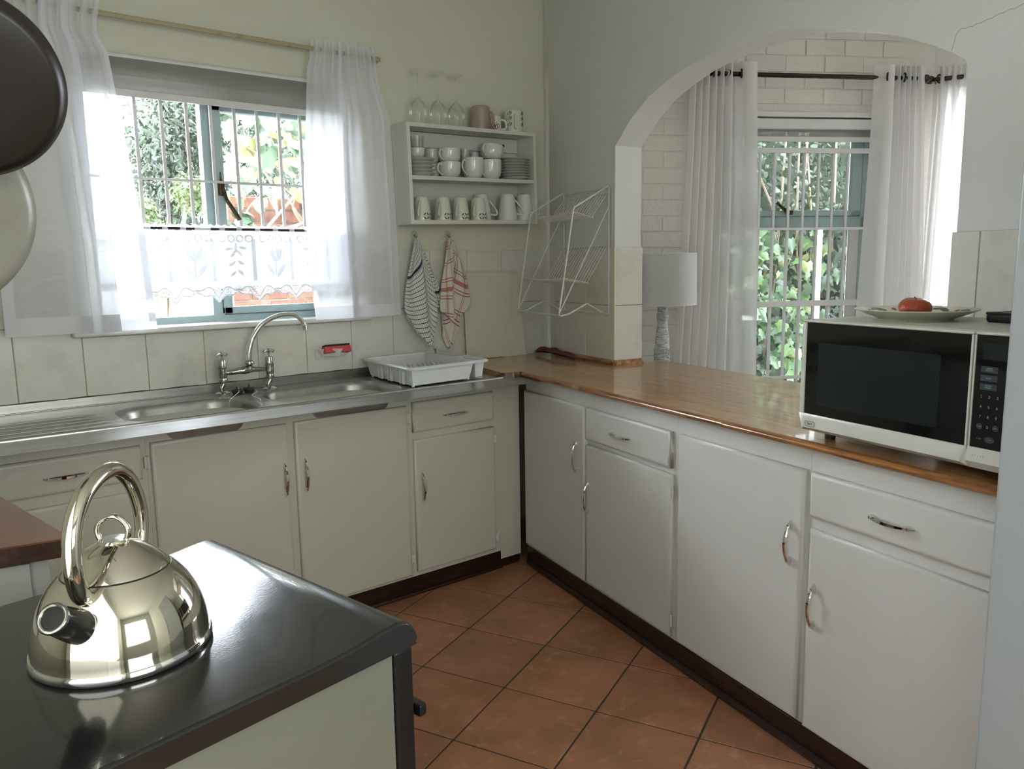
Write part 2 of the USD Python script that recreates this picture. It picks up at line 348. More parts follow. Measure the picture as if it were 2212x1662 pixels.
# woven checks of the two dish towels, from the cloth's own coordinates
def towel(name, base, lines):
    """lines: (axis, spacing, width, colour, offset) in cloth metres"""
    nodes = {'u': ('uvmap', {'attribute': 'st'}), 's': ('separate_xyz', {}), 'p': ('principled_bsdf', dict(roughness=.9, base_color=base))}; links = [('u.UV', 's.vector')]; src = None
    for i, (ax, spc, wd, col, off) in enumerate(lines):
        nodes[f'a{i}'] = ('math', dict(math_type='add', value2=off)); links.append((f's.{ax}', f'a{i}.value1'))
        nodes[f'w{i}'] = ('math', dict(math_type='floored_modulo', value2=spc)); links.append((f'a{i}.value', f'w{i}.value1'))
        nodes[f'l{i}'] = ('math', dict(math_type='less_than', value2=wd)); links.append((f'w{i}.value', f'l{i}.value1'))
        nodes[f'k{i}'] = ('mix_color', dict(a=base, b=col)); links.append((f'l{i}.value', f'k{i}.fac'))
        if src: links.append((src, f'k{i}.a'))
        src = f'k{i}.result'
    links.append((src, 'p.base_color')); M[name] = usdkit.material(stage, '/World/Looks/' + name, nodes, links, surface='p.BSDF')
NV = (.012, .014, .025)
towel('towel_check', (.66, .66, .62), [('x', .0175, .0024, NV, .0), ('y', .0175, .0024, NV, .0), ('y', 9., .011, (.012, .022, .055), 9-.318)])
RD = (.30, .045, .055); RL = (.44, .17, .16)
towel('towel_red', (.60, .57, .49), [('x', .105, .0035, RD, .0), ('x', .105, .0035, RD, -.014), ('y', .085, .0035, RD, .0), ('y', .085, .0035, RD, -.014), ('x', 9., .016, RL, 9-.02), ('y', 9., .020, RL, 9-.30)])

# ---------------------------------------------------------------- the room
YW, OW = .115, .0746                        # face of the left wall (FL y) and of the right wall (FR y)
wall = structure('wall_left')
hole = sg.box(-2.09, 1.155, -1.09, 2.10)
obj('masonry', prism(sg.box(-3.4, -.1, .36, 2.8).difference(hole), .22, lambda v: np.c_[v[:, 0], YW+v[:, 2], v[:, 1]]), 'plaster_left', wall, smooth=False)
def wall_tiles(parent, xs, zs, y, cond=lambda a, b: True, t=.008):
    for a0, a1 in zip(xs[:-1], xs[1:]):
        for b0, b1 in zip(zs[:-1], zs[1:]):
            if cond((a0+a1)/2, (b0+b1)/2): obj('tile', box(a0+.0014, a1-.0014, y-t, y-.0005, b0+.0014, b1-.0014, .0022), 'wall_tile', parent)
def grout(parent, x0, x1, z0, z1, y): obj('grout', box(x0, x1, y-.0055, y-.0002, z0, z1), 'wall_grout', parent, kind='stuff')
ZT = [.905, 1.192, 1.463]
gx = [-2.38+.2187*i for i in range(0, 12)]; gx[-1] = .094
xs_all = [-2.82, -2.60] + gx
wall_tiles(wall, xs_all, [.905, 1.148], YW, lambda a, b: -2.2 < a < -1.0)
wall_tiles(wall, xs_all, ZT[:2], YW, lambda a, b: not -2.2 < a < -1.0)
wall_tiles(wall, xs_all, ZT[1:], YW, lambda a, b: not -2.3 < a < -.95)
grout(wall, -2.82, .09, .905, 1.148, YW); grout(wall, -1.055, .09, 1.148, 1.462, YW); grout(wall, -2.82, -2.19, 1.148, 1.462, YW)

wallr = structure('wall_right', FR)
arch = [(.546, .86), (.546, 1.917), (.663, 2.014), (.79, 2.084), (.905, 2.122), (1.031, 2.152), (1.13, 2.164), (1.243, 2.172), (1.34, 2.176), (1.432, 2.175), (1.561, 2.163), (1.68, 2.138),
        (1.809, 2.101), (1.928, 2.061), (2.023, 2.020), (2.113, 1.976), (2.17, 1.944), (2.204, 1.920), (2.214, 1.900), (2.214, .86)]
TH = .146
obj('masonry', prism(sg.box(-.06, -.1, 4.9, 2.8).difference(sg.Polygon(arch)), TH, lambda v: np.c_[v[:, 0], OW+v[:, 2], v[:, 1]]), 'plaster_right', wallr, smooth=28)
wall_tiles(wallr, [.006, .085, .303, .521], ZT, OW); grout(wallr, .006, .53, .905, 1.462, OW)
wall_tiles(wallr, [2.206, 2.286, 2.504, 2.722, 2.94], ZT, OW); grout(wallr, 2.210, 2.94, .905, 1.462, OW)
def pier_tiles(x, s, name='tile'):
    for b0, b1 in zip(ZT[:-1], ZT[1:]): obj('tile', box(min(x, x+s*.009), max(x, x+s*.009), OW-.006, OW+TH+.004, b0+.0014, b1-.0014, .0022), 'wall_tile', wallr)
pier_tiles(.5475, 1); pier_tiles(2.2125, -1)
obj('tile_edge', box(.5225, .5565, OW-.0095, OW-.0008, .918, 1.462, .002), 'tile_edge', wallr, label='cream ceramic corner edge of the tiled pier')
crack = bez([(2.163, OW, 1.951), (2.179, OW, 1.998), (2.21, OW, 2.001), (2.249, OW, 2.005), (2.30, OW, 2.014), (2.351, OW, 2.020), (2.42, OW, 2.045)], 5); crack[:, 2] += np.sin(np.arange(len(crack))*2.1)*.0015
obj('crack', tube(crack, .0008, 5), 'crack', wallr, label='fine dark crack in the plaster')

# far brick wall of the nook, painted white
wallf = structure('wall_far', FN)
whole = sg.box(-.42, .55, .56, 2.195)
obj('masonry', prism(sg.box(-1.5, -.1, .90, 2.8).difference(whole), .22, lambda v: np.c_[v[:, 0], v[:, 2], v[:, 1]]), 'brick_paint', wallf, smooth=False)
def rough(q, a, seed, fr=9.):
    v, f = raw(trimesh.Trimesh(*raw(q)).subdivide().subdivide() if a > 0 else q)
    return v + (meshkit.noise(v*fr, seed)[:, None]-.5)*2*a*np.array([.25, 1, .25]), f
k = 0
for j in range(22):
    z0 = .78+j*.0865
    for i in range(9):
        x0 = -1.32+i*.232-(j % 2)*.116; x1 = x0+.224; zz1 = z0+.080
        if z0 < 2.20 and x1 > -.42: continue
        if x1 > .90 or x0 < -1.46: continue
        b = box(x0, x1, -.0035-.003*rng.random(), .0, z0, zz1, .003); obj('brick', (lambda q: (raw(q)[0]+np.c_[np.zeros(len(raw(q)[0])), (meshkit.noise(raw(q)[0]*14, 3)-.5)*.004, (meshkit.noise(raw(q)[0]*11, 5)-.5)*.006], raw(q)[1]))(b), 'brick_paint', wallf, smooth=False); k += 1
walln = structure('wall_nook', Fr(FN.w((.86, 0, 0)), -65.0))
obj('masonry', prism(sg.box(0, -.1, 3.2, 2.8).difference(sg.box(.14, .5, 1.05, 2.25)), .2, lambda v: np.c_[v[:, 0], v[:, 2], v[:, 1]]), 'brick_paint', walln, smooth=False)
wallb = structure('wall_rear'); obj('masonry', prism(sg.box(-3.4, -.1, 3.6, 2.8), .2, lambda v: np.c_[v[:, 0], -5.2-v[:, 2], v[:, 1]]), 'plaster_right', wallb, smooth=False)
walls = structure('wall_side'); obj('masonry', box(-3.42, -3.2, -5.4, .34, -.1, 2.8), 'plaster_left', walls)
wallp = structure('wall_passage'); obj('masonry', box(2.9, 3.1, -5.4, -2.6, -.1, 2.8), 'plaster_right', wallp)
ceil = structure('ceiling')
obj('slab', prism(sg.Polygon([(-3.5, -5.5), (3.3, -5.5), (3.3, -3.0), (2.32, -.92), (.42, .36), (-3.5, .36)]), .15, lambda v: np.c_[v[:, 0], v[:, 1], 2.75+v[:, 2]]), 'ceiling_paint', ceil)

# floor: diagonal terracotta tiles on dark grout
floor = structure('floor')
obj('grout', prism(sg.Polygon([(-3.5, -5.5), (3.3, -5.5), (3.3, -3.0), (2.32, -.92), (.42, .36), (-3.5, .36)]), .1, lambda v: np.c_[v[:, 0], v[:, 1], -.1024+v[:, 2]]), 'floor_grout', floor, kind='stuff')
S_, TA, OX, OY = .32485, -1.15347, -.74961, .07612
room_poly = sg.Polygon([(-3.15, .05), (.05, .05), (-1.05, -5.1), (-3.15, -5.1)])
for i in range(-14, 22):
    for j in range(-14, 22):
        cx_, cy_ = i+.5, j+.5
        x = OX+S_*(cx_*math.cos(TA)+cy_*math.sin(TA)); y = OY+S_*(cx_*math.sin(TA)-cy_*math.cos(TA))
        if room_poly.buffer(.1).contains(sg.Point(x, y)) and y > -3.9:
            q = moved(box(-S_/2+.0032, S_/2-.0032, -S_/2+.0032, S_/2-.0032, -.009, 0, .0018), (0, 0, 0), rz=math.degrees(TA))
            v, f = q; obj('tile', (v+np.array([x, y, 0]), f), 'floor_tile', floor)
# dark plinths
bb = structure('baseboard_left'); obj('plinth', box(-3.1, -.604, -.3765, -.36, -.002, .083, .003), 'plinth_wood', bb); obj('plinth_end', box(-.604, -.49, -.372, -.355, -.002, .046, .003), 'plinth_wood', bb)
obj('strip', tube([(-3.1, -.379, .008), (-.605, -.379, .008)], .009, 8), 'plinth_wood', bb)
br = structure('baseboard_right', FR); obj('plinth', box(.50, 2.78, -.3815, -.36, -.002, .085, .003), 'plinth_wood', br); obj('strip', tube([(.52, -.385, .012), (2.78, -.385, .012)], .013, 8), 'plinth_wood', br, label='worn rounded strip along the foot of the plinth')

# ---------------------------------------------------------------- windows
w1 = structure('window_1')
YF = .235
def bar(x0, x1, z0, z1, y0, y1, b=.004): return box(x0, x1, y0, y1, z0, z1, b)
obj('frame', join(bar(-2.09, -2.055, 1.155, 2.10, YF, YF+.06), bar(-1.125, -1.09, 1.155, 2.10, YF, YF+.06), bar(-2.09, -1.09, 2.06, 2.10, YF, YF+.06), bar(-2.09, -1.09, 1.155, 1.199, YF, YF+.06)), 'frame_blue', w1)
obj('mullion', bar(-1.632, -1.592, 1.19, 2.07, YF+.002, YF+.058), 'frame_blue', w1)
obj('sash', join(bar(-1.590, -1.553, 1.201, 2.06, YF-.008, YF+.04), bar(-1.162, -1.126, 1.201, 2.06, YF-.008, YF+.04), bar(-1.59, -1.126, 1.201, 1.231, YF-.008, YF+.04), bar(-1.59, -1.126, 2.03, 2.06, YF-.008, YF+.04)), 'frame_blue', w1)
obj('pane', box(-2.056, -1.63, YF+.028, YF+.031, 1.195, 2.065), 'window_glass', w1); obj('pane', box(-1.556, -1.16, YF+.022, YF+.025, 1.228, 2.032), 'window_glass', w1)
st = bez([(-1.572, YF-.02, 1.745), (-1.566, YF-.03, 1.71), (-1.560, YF-.034, 1.675), (-1.530, YF-.036, 1.625), (-1.512, YF-.036, 1.592)], 5)
obj('window_latch', join(tube(st, np.linspace(.006, .0095, len(st)), 8), moved(box(-.012, .012, -.012, .012, -.03, .03, .004), (-1.572, YF-.014, 1.72)), tube([(-1.572, YF-.02, 1.735), (-1.574, YF-.022, 1.785)], [.007, .003], 8)), 'brass_dark', w1, label='dark brass casement latch')
obj('window_sill', join(box(-2.195, -.975, .068, YF+.01, 1.150, 1.172, .008)), 'sill_white', w1)
g = thing('window_grille', 'white burglar bars across the window above the sink', 'window bars', FL, (-1.59, .2, 1.33))
for k in range(11):
    x = -2.08+.0955*k
    if x > -1.1: continue
    obj('bar', box(x-.0062, x+.0062, .196, .208, 1.325, 2.098, .0015), 'grille_white', g)
for z, h in ((1.742, .005), (1.328, .013), (2.085, .006)): obj('crossbar', box(-2.088, -1.092, .190, .197, z-h, z+h, .0015), 'grille_white', g)

w2 = structure('window_2', FN)
yf = .06
obj('frame', join(bar(-.42, -.375, .55, 2.195, yf, yf+.06), bar(.485, .56, .55, 2.195, yf, yf+.06), bar(-.42, .56, 2.15, 2.195, yf, yf+.06), bar(-.42, .56, .55, .60, yf, yf+.06), bar(-.42, .56, 1.565, 1.640, yf, yf+.06)), 'frame_blue', w2)
obj('sash', join(bar(.415, .478, 1.64, 2.15, yf-.012, yf+.03), bar(-.375, .478, 1.64, 1.672, yf-.012, yf+.03), bar(-.375, -.33, 1.64, 2.15, yf-.012, yf+.03), bar(-.375, .478, 2.11, 2.15, yf-.012, yf+.03)), 'frame_blue', w2)
obj('lower_stop', join(bar(.425, .486, .60, 1.565, yf+.004, yf+.03)), 'sill_white', w2)
obj('pane', box(-.34, .42, yf+.012, yf+.015, 1.66, 2.12), 'window_glass', w2); obj('pane', box(-.38, .43, yf+.02, yf+.023, .60, 1.57), 'window_glass', w2)
obj('window_latch', join(tube([(.02, yf-.03, 1.662), (-.02, yf-.036, 1.685), (-.055, yf-.038, 1.715)], [.012, .008, .009], 8), moved(box(-.02, .02, -.01, .01, -.012, .012, .004), (.03, yf-.022, 1.66))), 'brass_dark', w2, label='dark brass casement latch')
g = thing('window_grille', 'tall white burglar bars across the nook window behind the arch', 'window bars', FN, (.0, 0, .6))
for k in range(9):
    x = -.36+.0885*k+.008; obj('bar', box(x-.0075, x+.0075, -.004, .010, .56, 2.0, .002), 'grille_white', g)
for z, h in ((1.998, .014), (1.566, .007), (1.141, .017), (.712, .010)): obj('crossbar', box(-.40, .53, -.014, -.003, z-h, z+h, .002), 'grille_white', g)
w3 = structure('window_3'); obj('frame', join(*[box(-3.198, -3.172, y-.03, y+.03, .60, 2.42, .004) for y in (-4.18, -3.2, -2.22)], *[box(-3.198, -3.172, -4.21, -2.19, z-.03, z+.03, .004) for z in (.62, 2.39)]), 'sill_white', w3)  # frame around the unseen side light, the wall behind has no opening

w4 = structure('window_4'); obj('frame', join(*[box(x-.03, x+.03, -5.199, -5.165, .97, 2.33, .004) for x in (-2.93, -2.1, -1.27)], *[box(-2.96, -1.24, -5.199, -5.165, z-.03, z+.03, .004) for z in (.98, 2.32)]), 'sill_white', w4)  # frame added around the rear fill light, on solid wall

# ---------------------------------------------------------------- base cabinets
def pull(L_=.132, w=.013, h=.025):
    n = 25; V = []
    for i in range(n):
        s = i/(n-1); z = (s-.5)*L_; b = h*max(0, math.sin(PI*s))**.62 if s not in (0, 1) else 0.; hw = max(.0006, w/2*math.sin(PI*min(max(s, .0), 1))**.5 if 0 < s < 1 else .0006)
        t = .0035
        for x, y in ((-hw, -b-.0008), (-hw*.55, -b-t), (hw*.55, -b-t), (hw, -b-.0008)): V.append((x, y, z))
    f = []
    for i in range(n-1):
        for k in range(4):
            a, b = i*4+k, i*4+(k+1) % 4; f.append((a, a+4, b+4, b))
    f = [(q[0], q[1], q[2], q[3]) for q in f]
    feet = []
    for sgn in (-1, 1): feet.append(raw(hull([(x, y, sgn*(L_/2-zz)) for x, zz in ((-.0005, .0), (.0005, .0), (-.006, .014), (.006, .014), (-.003, .026), (.003, .026)) for y in (0, -.004)] + [(x, -.016, sgn*(L_/2-zz)) for x in (-.003, .003) for zz in (.012, .022)])))
    return join((np.array(V), np.array(f)), *feet)
PULL = pull()
def handle(parent, x, y, z, horiz, part):
    v, f = PULL; v = v.copy()
    if horiz: v = np.c_[v[:, 2], v[:, 1], v[:, 0]]; f = f[:, ::-1]
    obj('handle', (v+np.array([x, y, z]), f), 'chrome', part, label='curved chrome pull with pointed ends')
def hinge(parent, x, y, z, mat):
    obj('hinge', join(box(x-.012, x+.001, y-.0035, y, z-.020, z+.020, .0015), tube([(x, y-.004, z-.021), (x, y-.004, z+.021)], .0038, 8), *[trimesh.creation.icosphere(1, .0022).apply_translation((x-.007, y-.0035, z+d)) for d in (-.012, .012)]), 'white_metal' if mat == 'l' else 'white_metal', parent)
def cabinet(name, label, F, x0, x1, yb, yface, z0, z1, mat, doors=(), drawers=(), hinges=(), gap=.018):
    t = thing(name, label, 'cabinet', F, ((x0+x1)/2, yface, 0))
    obj('body', box(x0, x1, yface+gap, yb, z0, z1, .001), mat, t)
    for (a, b, c, d, hx, hz, hor) in doors:
        p = obj('door', slab(a, b, c, d, yface+gap, gap, .013), mat, t, smooth=50); handle(t, hx, yface, hz, hor, p)
    for (a, b, c, d, hx, hz, hor) in drawers:
        p = obj('drawer', slab(a, b, c, d, yface+gap, gap, .013), mat, t, smooth=50); handle(t, hx, yface, hz, hor, p)
    for x, z in hinges: hinge(t, x, yface+gap*.4, z, 'l')
    return t
YL = -.398
cabinet('sink_cabinet', 'cream base cabinet with a drawer behind the kettle, at the draining end of the sink', FL, -2.62, -2.092, .10, YL, .083, .856, 'cabinet_cream', [(-2.6, -2.110, .102, .668, -2.16, .45, False)], [(-2.6, -2.110, .705, .820, -2.330, .759, True)])
cabinet('sink_cabinet', 'cream base cabinet with two plain doors below the sink bowls', FL, -2.092, -1.076, .10, YL, .083, .856, 'cabinet_cream', [(-2.0795, -1.606, .098, .823, -1.626, .613, False), (-1.577, -1.091, .096, .825, -1.546, .616, False)], [], [(-2.090, .760), (-1.080, .772), (-1.080, .170)])
cabinet('sink_cabinet', 'cream base cabinet with a small drawer over a door, under the dish rack', FL, -1.076, -.606, .10, YL, .083, .856, 'cabinet_cream', [(-1.0625, -.643, .105, .676, -1.033, .471, False)], [(-1.063, -.646, .707, .835, -.856, .765, True)], [(-.636, .62), (-.632, .16)])
t = thing('filler_panel', 'narrow cream panel closing the inner corner between the two cabinet runs', 'panel', FL, (-.55, -.372, 0)); obj('panel', box(-.604, -.484, -.376, -.35, .040, .893, .002), 'cabinet_cream', t)
YR = -.3928
cabinet('counter_cabinet', 'white corner base cabinet with one tall door, first beside the inner corner', FR, .497, 1.0208, -.06, YR, .085, .890, 'cabinet_white', [(.503, 1.0165, .098, .826, .966, .611, False)])
cabinet('counter_cabinet', 'white base cabinet with a drawer above a shorter hinged door, mid counter', FR, 1.0208, 1.5845, -.06, YR, .085, .890, 'cabinet_white', [(1.030, 1.569, .098, .678, 1.053, .462, False)], [(1.026, 1.561, .698, .826, 1.273, .757, True)], [(1.576, .622), (1.578, .159)])
cabinet('counter_cabinet', 'white base cabinet with one tall wide door, between the two drawer cabinets', FR, 1.5845, 2.1495, -.06, YR, .085, .890, 'cabinet_white', [(1.6045, 2.1405, .094, .826, 2.103, .609, False)])
cabinet('counter_cabinet', 'white base cabinet with a wide drawer over a door, beneath the microwave', FR, 2.1495, 2.755, -.06, YR, .085, .890, 'cabinet_white', [(2.163, 2.70, .088, .669, 2.193, .456, False)], [(2.158, 2.70, .703, .826, 2.414, .760, True)])

# ---------------------------------------------------------------- wooden counter
ct = thing('wood_counter', 'long varnished wooden plank counter running through the arch', 'counter', FR, (1.4, -.1, .914))
ZC0, ZC = .892, .914
def fr_of(p):                               # world xy -> (t, y) of FR
    d = np.array(p); return (d[0]*FR.ca+d[1]*FR.sa, -d[0]*FR.sa+d[1]*FR.ca)
left_edge = [fr_of(q) for q in [(-.611, .112), (-.611, -.30), (-.600, -.365), (-.560, -.395), (-.520, -.408), (-.505, -.410)]]
outline = sg.Polygon(left_edge + [(.535, -.402), (2.80, -.402), (2.80, OW-.009), (2.2025, OW-.009), (2.2025, .36), (.562, .36), (.562, OW-.009), (.012, OW-.009), fr_of((.085, .106))]).buffer(0)
bands = [-.5, -.285, -.150, -.020, .105, .225, .40]
cuts = {0: [1.84], 1: [.80], 2: [1.50, 2.42], 3: [.98], 4: [1.70], 5: [1.15]}
for k in range(6):
    xs = [-.6] + cuts[k] + [3.0]
    for a, b in zip(xs[:-1], xs[1:]):
        pl = outline.intersection(sg.box(a+.0005, bands[k]+.0005, b-.0005, bands[k+1]-.0005))
        for gq in getattr(pl, 'geoms', [pl]):
            if gq.area > 1e-4: obj('plank', prism(gq, ZC-ZC0, lambda v: np.c_[v[:, 0], v[:, 1], ZC0+v[:, 2]]), 'counter_wood', ct, smooth=False)
def nosing(a, b):
    pr_ = [(0, 0), (-.010, .001), (-.0155, .006), (-.017, .011), (-.0155, .016), (-.010, .0205), (0, .0218)]
    V = np.array([(x, -.4025+p, ZC0+q) for x in (a, b) for p, q in pr_]); n = len(pr_); f = []
    for i in range(n): f.append((i, (i+1) % n, n+(i+1) % n, n+i))
    f2 = [(0, i+1, i) for i in range(1, n-1)] + [(n, n+i, n+i+1) for i in range(1, n-1)]
    return V, np.vstack([np.array(f)[:, [0, 2, 1]], np.array(f)[:, [0, 3, 2]], np.array(f2)])
for a, b, mt in ((.535, .958, 'nosing_wood'), (.9585, 1.020, 'counter_wood'), (1.0205, 1.838, 'nosing_wood'), (1.8395, 2.80, 'nosing_wood')): obj('nosing', nosing(a, b), mt, ct)
obj('broken_edge', rough(hull([(p[0], p[1]-.002, z) for p in left_edge[2:] for z in (.889, .911)] + [(p[0]+.02, p[1]+.02, z) for p in left_edge[2:] for z in (.889, .911)]), .004, 4, 60), 'nosing_dark', ct, label='dark rough broken end of the counter')
mould = thing('wood_moulding', 'reddish wooden quarter-round moulding where the counter meets the tiled pier', 'moulding', FR, (.3, OW-.02, ZC))
def quarter(p, q, inward, r=.022):
    p, q, n_ = np.array(p), np.array(q), np.array(inward); V = []
    for e in (p, q):
        V.append((*e, ZC)); 
        for k in range(7): a = k/6*PI/2; V.append((*(e+n_*r*math.cos(a)), ZC+r*math.sin(a)))
    n = 8; f = [(i, (i+1) % n, n+(i+1) % n, n+i) for i in range(n)]; f = [(a, b, c) for a, b, c, d in f]+[(a, c, d) for a, b, c, d in f]+[(0, i+1, i) for i in range(1, n-1)]+[(n, n+i, n+i+1) for i in range(1, n-1)]
    return np.array(V), np.array(f)
obj('strip', quarter((.03, OW-.009), (.582, OW-.009), (0, -1)), 'nosing_wood', mould); obj('strip', quarter((.5575, OW-.030), (.5575, OW+TH+.002), (1, 0)), 'nosing_wood', mould)

# ---------------------------------------------------------------- sink and what stands at it
def rrect(x0, x1, y0, y1, r, n=10):
    P = []
    for cx_, cy_, a0 in ((x1-r, y1-r, 0), (x0+r, y1-r, 90), (x0+r, y0+r, 180), (x1-r, y0+r, 270)):
        for k in range(n+1): a = math.radians(a0+90*k/n); P.append((cx_+r*math.cos(a), cy_+r*math.sin(a)))
    return np.array(P)
ZD = .894
sk = thing('sink_unit', 'long stainless steel double bowl sink top with a drainer', 'sink', FL, (-1.8, -.2, .857))
B1, B2 = (-2.128, -1.655, -.402, -.040), (-1.602, -1.062, -.402, -.012)
deck = sg.box(-3.05, -.6145, -.417, .1055)
for b in (B1, B2): deck = deck.difference(sg.Polygon(rrect(b[0], b[1], b[2], b[3], .125)))
obj('deck', prism(deck, .002, lambda v: np.c_[v[:, 0], v[:, 1], ZD-.002+v[:, 2]]), 'steel', sk, smooth=False)
for b in (B1, B2):
    V, f = [], []; L_ = [(.0, .0), (.003, .0015), (.008, .006), (.014, .020), (.020, .06), (.028, .115), (.045, .142), (.08, .150)]
    for i, d in L_: V += [(x, y, ZD-d) for x, y in rrect(b[0]+i, b[1]-i, b[2]+i, b[3]-i, .125-i*.6)]
    n = 44; 
    for r in range(len(L_)-1):
        for k in range(n): a, c = r*n+k, r*n+(k+1) % n; f += [(a, c, c+n), (a, c+n, a+n)]
    V.append(((b[0]+b[1])/2, (b[2]+b[3])/2, ZD-.153)); q0 = (len(L_)-1)*n
    f += [(q0+k, q0+(k+1) % n, len(V)-1) for k in range(n)]
    w = obj('bowl', (np.array(V), np.array(f)[:, ::-1]), 'steel_bowl', sk, smooth=60)
    obj('drain', lathe([(0, .003), (.018, .003), (.024, .001), (.025, 0)], 20, ((b[0]+b[1])/2, (b[2]+b[3])/2, ZD-.152)), 'grime', w)
prof = [(-.417, ZD-.001), (-.4195, .8995), (-.424, .9015), (-.4275, .8995), (-.4288, .894), (-.4288, .861), (-.4268, .857), (-.42, .857), (-.42, .885)]
V = np.array([(x, y, z) for x in (-3.05, -.6145) for y, z in prof]); n = len(prof)
obj('apron', (V, np.array([(i, i+1, n+i+1, n+i) for i in range(n-1)])), 'steel', sk, smooth=50)
obj('apron_end', hull([(x, y, z) for x in (-.6149, -.6125) for y, z in ((-.4285, .858), (-.4285, .897), (-.40, .894), (-.40, .858))]), 'steel', sk)
obj('upstand', join(box(-3.05, -.613, .1015, .1065, ZD-.001, .927, .0015), box(-3.05, -.613, .094, .102, ZD-.001, ZD+.004, .002)), 'steel', sk)
obj('grime_line', tube(np.array([(x, .1045, .9282+.0012*math.sin(x*37)) for x in np.linspace(-2.9, -.62, 60)]), .0022, 6), 'grime', sk, label='blackened sealant line behind the sink', kind='stuff')
for k in range(5): y = -.115-.062*k; e = -2.18+.012*k; obj('drainer_ridge', tube([(-2.85, y, ZD-.0015), (e-.05, y, ZD+.0005), (e, y, ZD-.002)], [.004, .004, .003], 8), 'steel', sk)
for k in range(5): y = -.06-.068*k; obj('drainer_ridge', tube([(-1.02+.01*k, y, ZD-.002), (-.98+.01*k, y, ZD), (-.66, y, ZD)], [.002, .004, .004], 8), 'steel', sk)

tp = thing('mixer_tap', 'old chrome kitchen mixer tap with a tall swan-neck spout', 'tap', FL, (-1.575, .03, ZD))
def pillar(x, y, name):
    c = (x, y, 0)
    obj('flange', lathe([(0, ZD), (.029, ZD), (.030, ZD+.003), (.018, ZD+.009), (.010, ZD+.012)], 28, c), 'chrome', tp)
    obj('tail', tube(bez([(x-.006, y, ZD+.006), (x-.006, y, ZD+.022), (x+.002, y, ZD+.036), (x+.004, y, ZD+.05)], 5), .0095, 12), 'chrome_old', tp)
    obj('valve_body', lathe([(.010, .936), (.0155, .940), (.0165, .950), (.0145, .957), (.0165, .962), (.0175, .972), (.0168, .992), (.0178, .996), (.0178, .999), (.0162, 1.0), (.0158, 1.022), (.0135, 1.029), (.006, 1.031)], 24, (x+.003, y, 0)), 'chrome_old', tp)
    h = obj('tap_handle', join(lathe([(.0055, 1.03), (.0055, 1.046), (.009, 1.05), (.0095, 1.062), (.0, 1.064)], 16, (x+.003, y, 0)), *[tube([(x+.003, y, 1.055), (x+.003+.012*math.cos(a), y+.012*math.sin(a), 1.0555), (x+.003+.026*math.cos(a), y+.026*math.sin(a), 1.050)], [.0045, .0048, .0058], 10) for a in (.35, .35+PI/2, .35+PI, .35+1.5*PI)]), 'chrome', tp)
pillar(-1.684, .036, 'l'); pillar(-1.494, .026, 'r')
yb = .031
obj('bridge', join(tube(bez([(-1.668, .035, .976), (-1.64, .034, .977), (-1.61, yb, .980), (-1.574, yb, .982), (-1.54, yb, .980), (-1.51, .028, .977)], 5), np.interp(np.linspace(0, 1, 26), [0, .3, .5, .7, 1], [.0085, .011, .017, .011, .0085]), 14), lathe([(.014, .975), (.014, .995), (.0095, 1.0), (.0165, 1.002), (.0175, 1.012), (.0145, 1.018), (.010, 1.02)], 18, (-1.573, yb, 0))), 'chrome_old', tp)
sp_ = bez([(-1.573, yb, 1.012), (-1.5705, yb, 1.05), (-1.564, yb, 1.078), (-1.55, yb, 1.113), (-1.519, yb-.002, 1.155), (-1.478, yb-.004, 1.182), (-1.436, yb-.006, 1.196), (-1.392, yb-.008, 1.199), (-1.357, yb-.010, 1.187), (-1.337, yb-.012, 1.162), (-1.331, yb-.013, 1.147)], 6)
obj('spout', tube(sp_, np.linspace(.0108, .0092, len(sp_)), 14), 'chrome', tp); obj('spout_nozzle', tube([(-1.3325, yb-.013, 1.153), (-1.3305, yb-.0135, 1.1395), (-1.328, yb-.014, 1.129)], [.0118, .0118, .0105], 16), 'chrome', tp)
def chain(pts, n):
    P = bez(pts, 12); d = np.r_[0, np.cumsum(np.linalg.norm(np.diff(P, axis=0), axis=1))]; q = np.linspace(0, d[-1], n); C = np.array([np.interp(q, d, P[:, i]) for i in range(3)]).T
    return join(*[trimesh.creation.icosphere(0, .0021).apply_translation(c) for c in C])
for (x, y, lab, pts, tilt) in ((-1.641, -.004, 'black rubber sink plug with its chain running into the nearer bowl', [(-1.641, -.006, ZD+.03), (-1.645, -.03, ZD+.012), (-1.675, -.07, ZD+.004), (-1.712, -.11, ZD-.01), (-1.722, -.12, ZD-.07), (-1.722, -.122, ZD-.12)], 10),
                              (-1.588, .012, 'black rubber sink plug with a slack chain lying across the deck', [(-1.588, .006, ZD+.02), (-1.565, -.012, ZD+.004), (-1.585, -.05, ZD+.003), (-1.625, -.12, ZD+.003), (-1.632, -.22, ZD+.003), (-1.655, -.26, ZD-.006)], 0)):
    p = thing('sink_plug', lab, 'plug', FL, (x, y, ZD), group=None)
    obj('stopper', lathe([(0, .001), (.018, .001), (.0215, .006), (.023, .013), (.021, .017), (.010, .018), (.004, .021), (.003, .030), (0, .031)], 24, (x, y, ZD)), 'rubber', p); obj('chain', chain(pts, 46), 'chrome', p, label='chrome ball chain')
sd = thing('soap_dish', 'small white ceramic soap dish fixed to the tiles', 'soap dish', FL, (-1.155, .107, .99))
pt = [(-1.245, 0), (-1.075, 0), (-1.085, -.012), (-1.150, -.056), (-1.165, -.058), (-1.232, -.020)]
def dish(s, z, dx=0): return [(-1.16+(x+1.16)*s+dx, .1065+y*s, z) for x, y in pt]
V = np.array(dish(.8, 1.000) + dish(1.0, 1.026) + dish(1.04, 1.034) + dish(.95, 1.033) + dish(.80, 1.008)); f = []
for r in range(4):
    for k in range(6): a, b = r*6+k, r*6+(k+1) % 6; f.append((a, b, b+6, a+6))
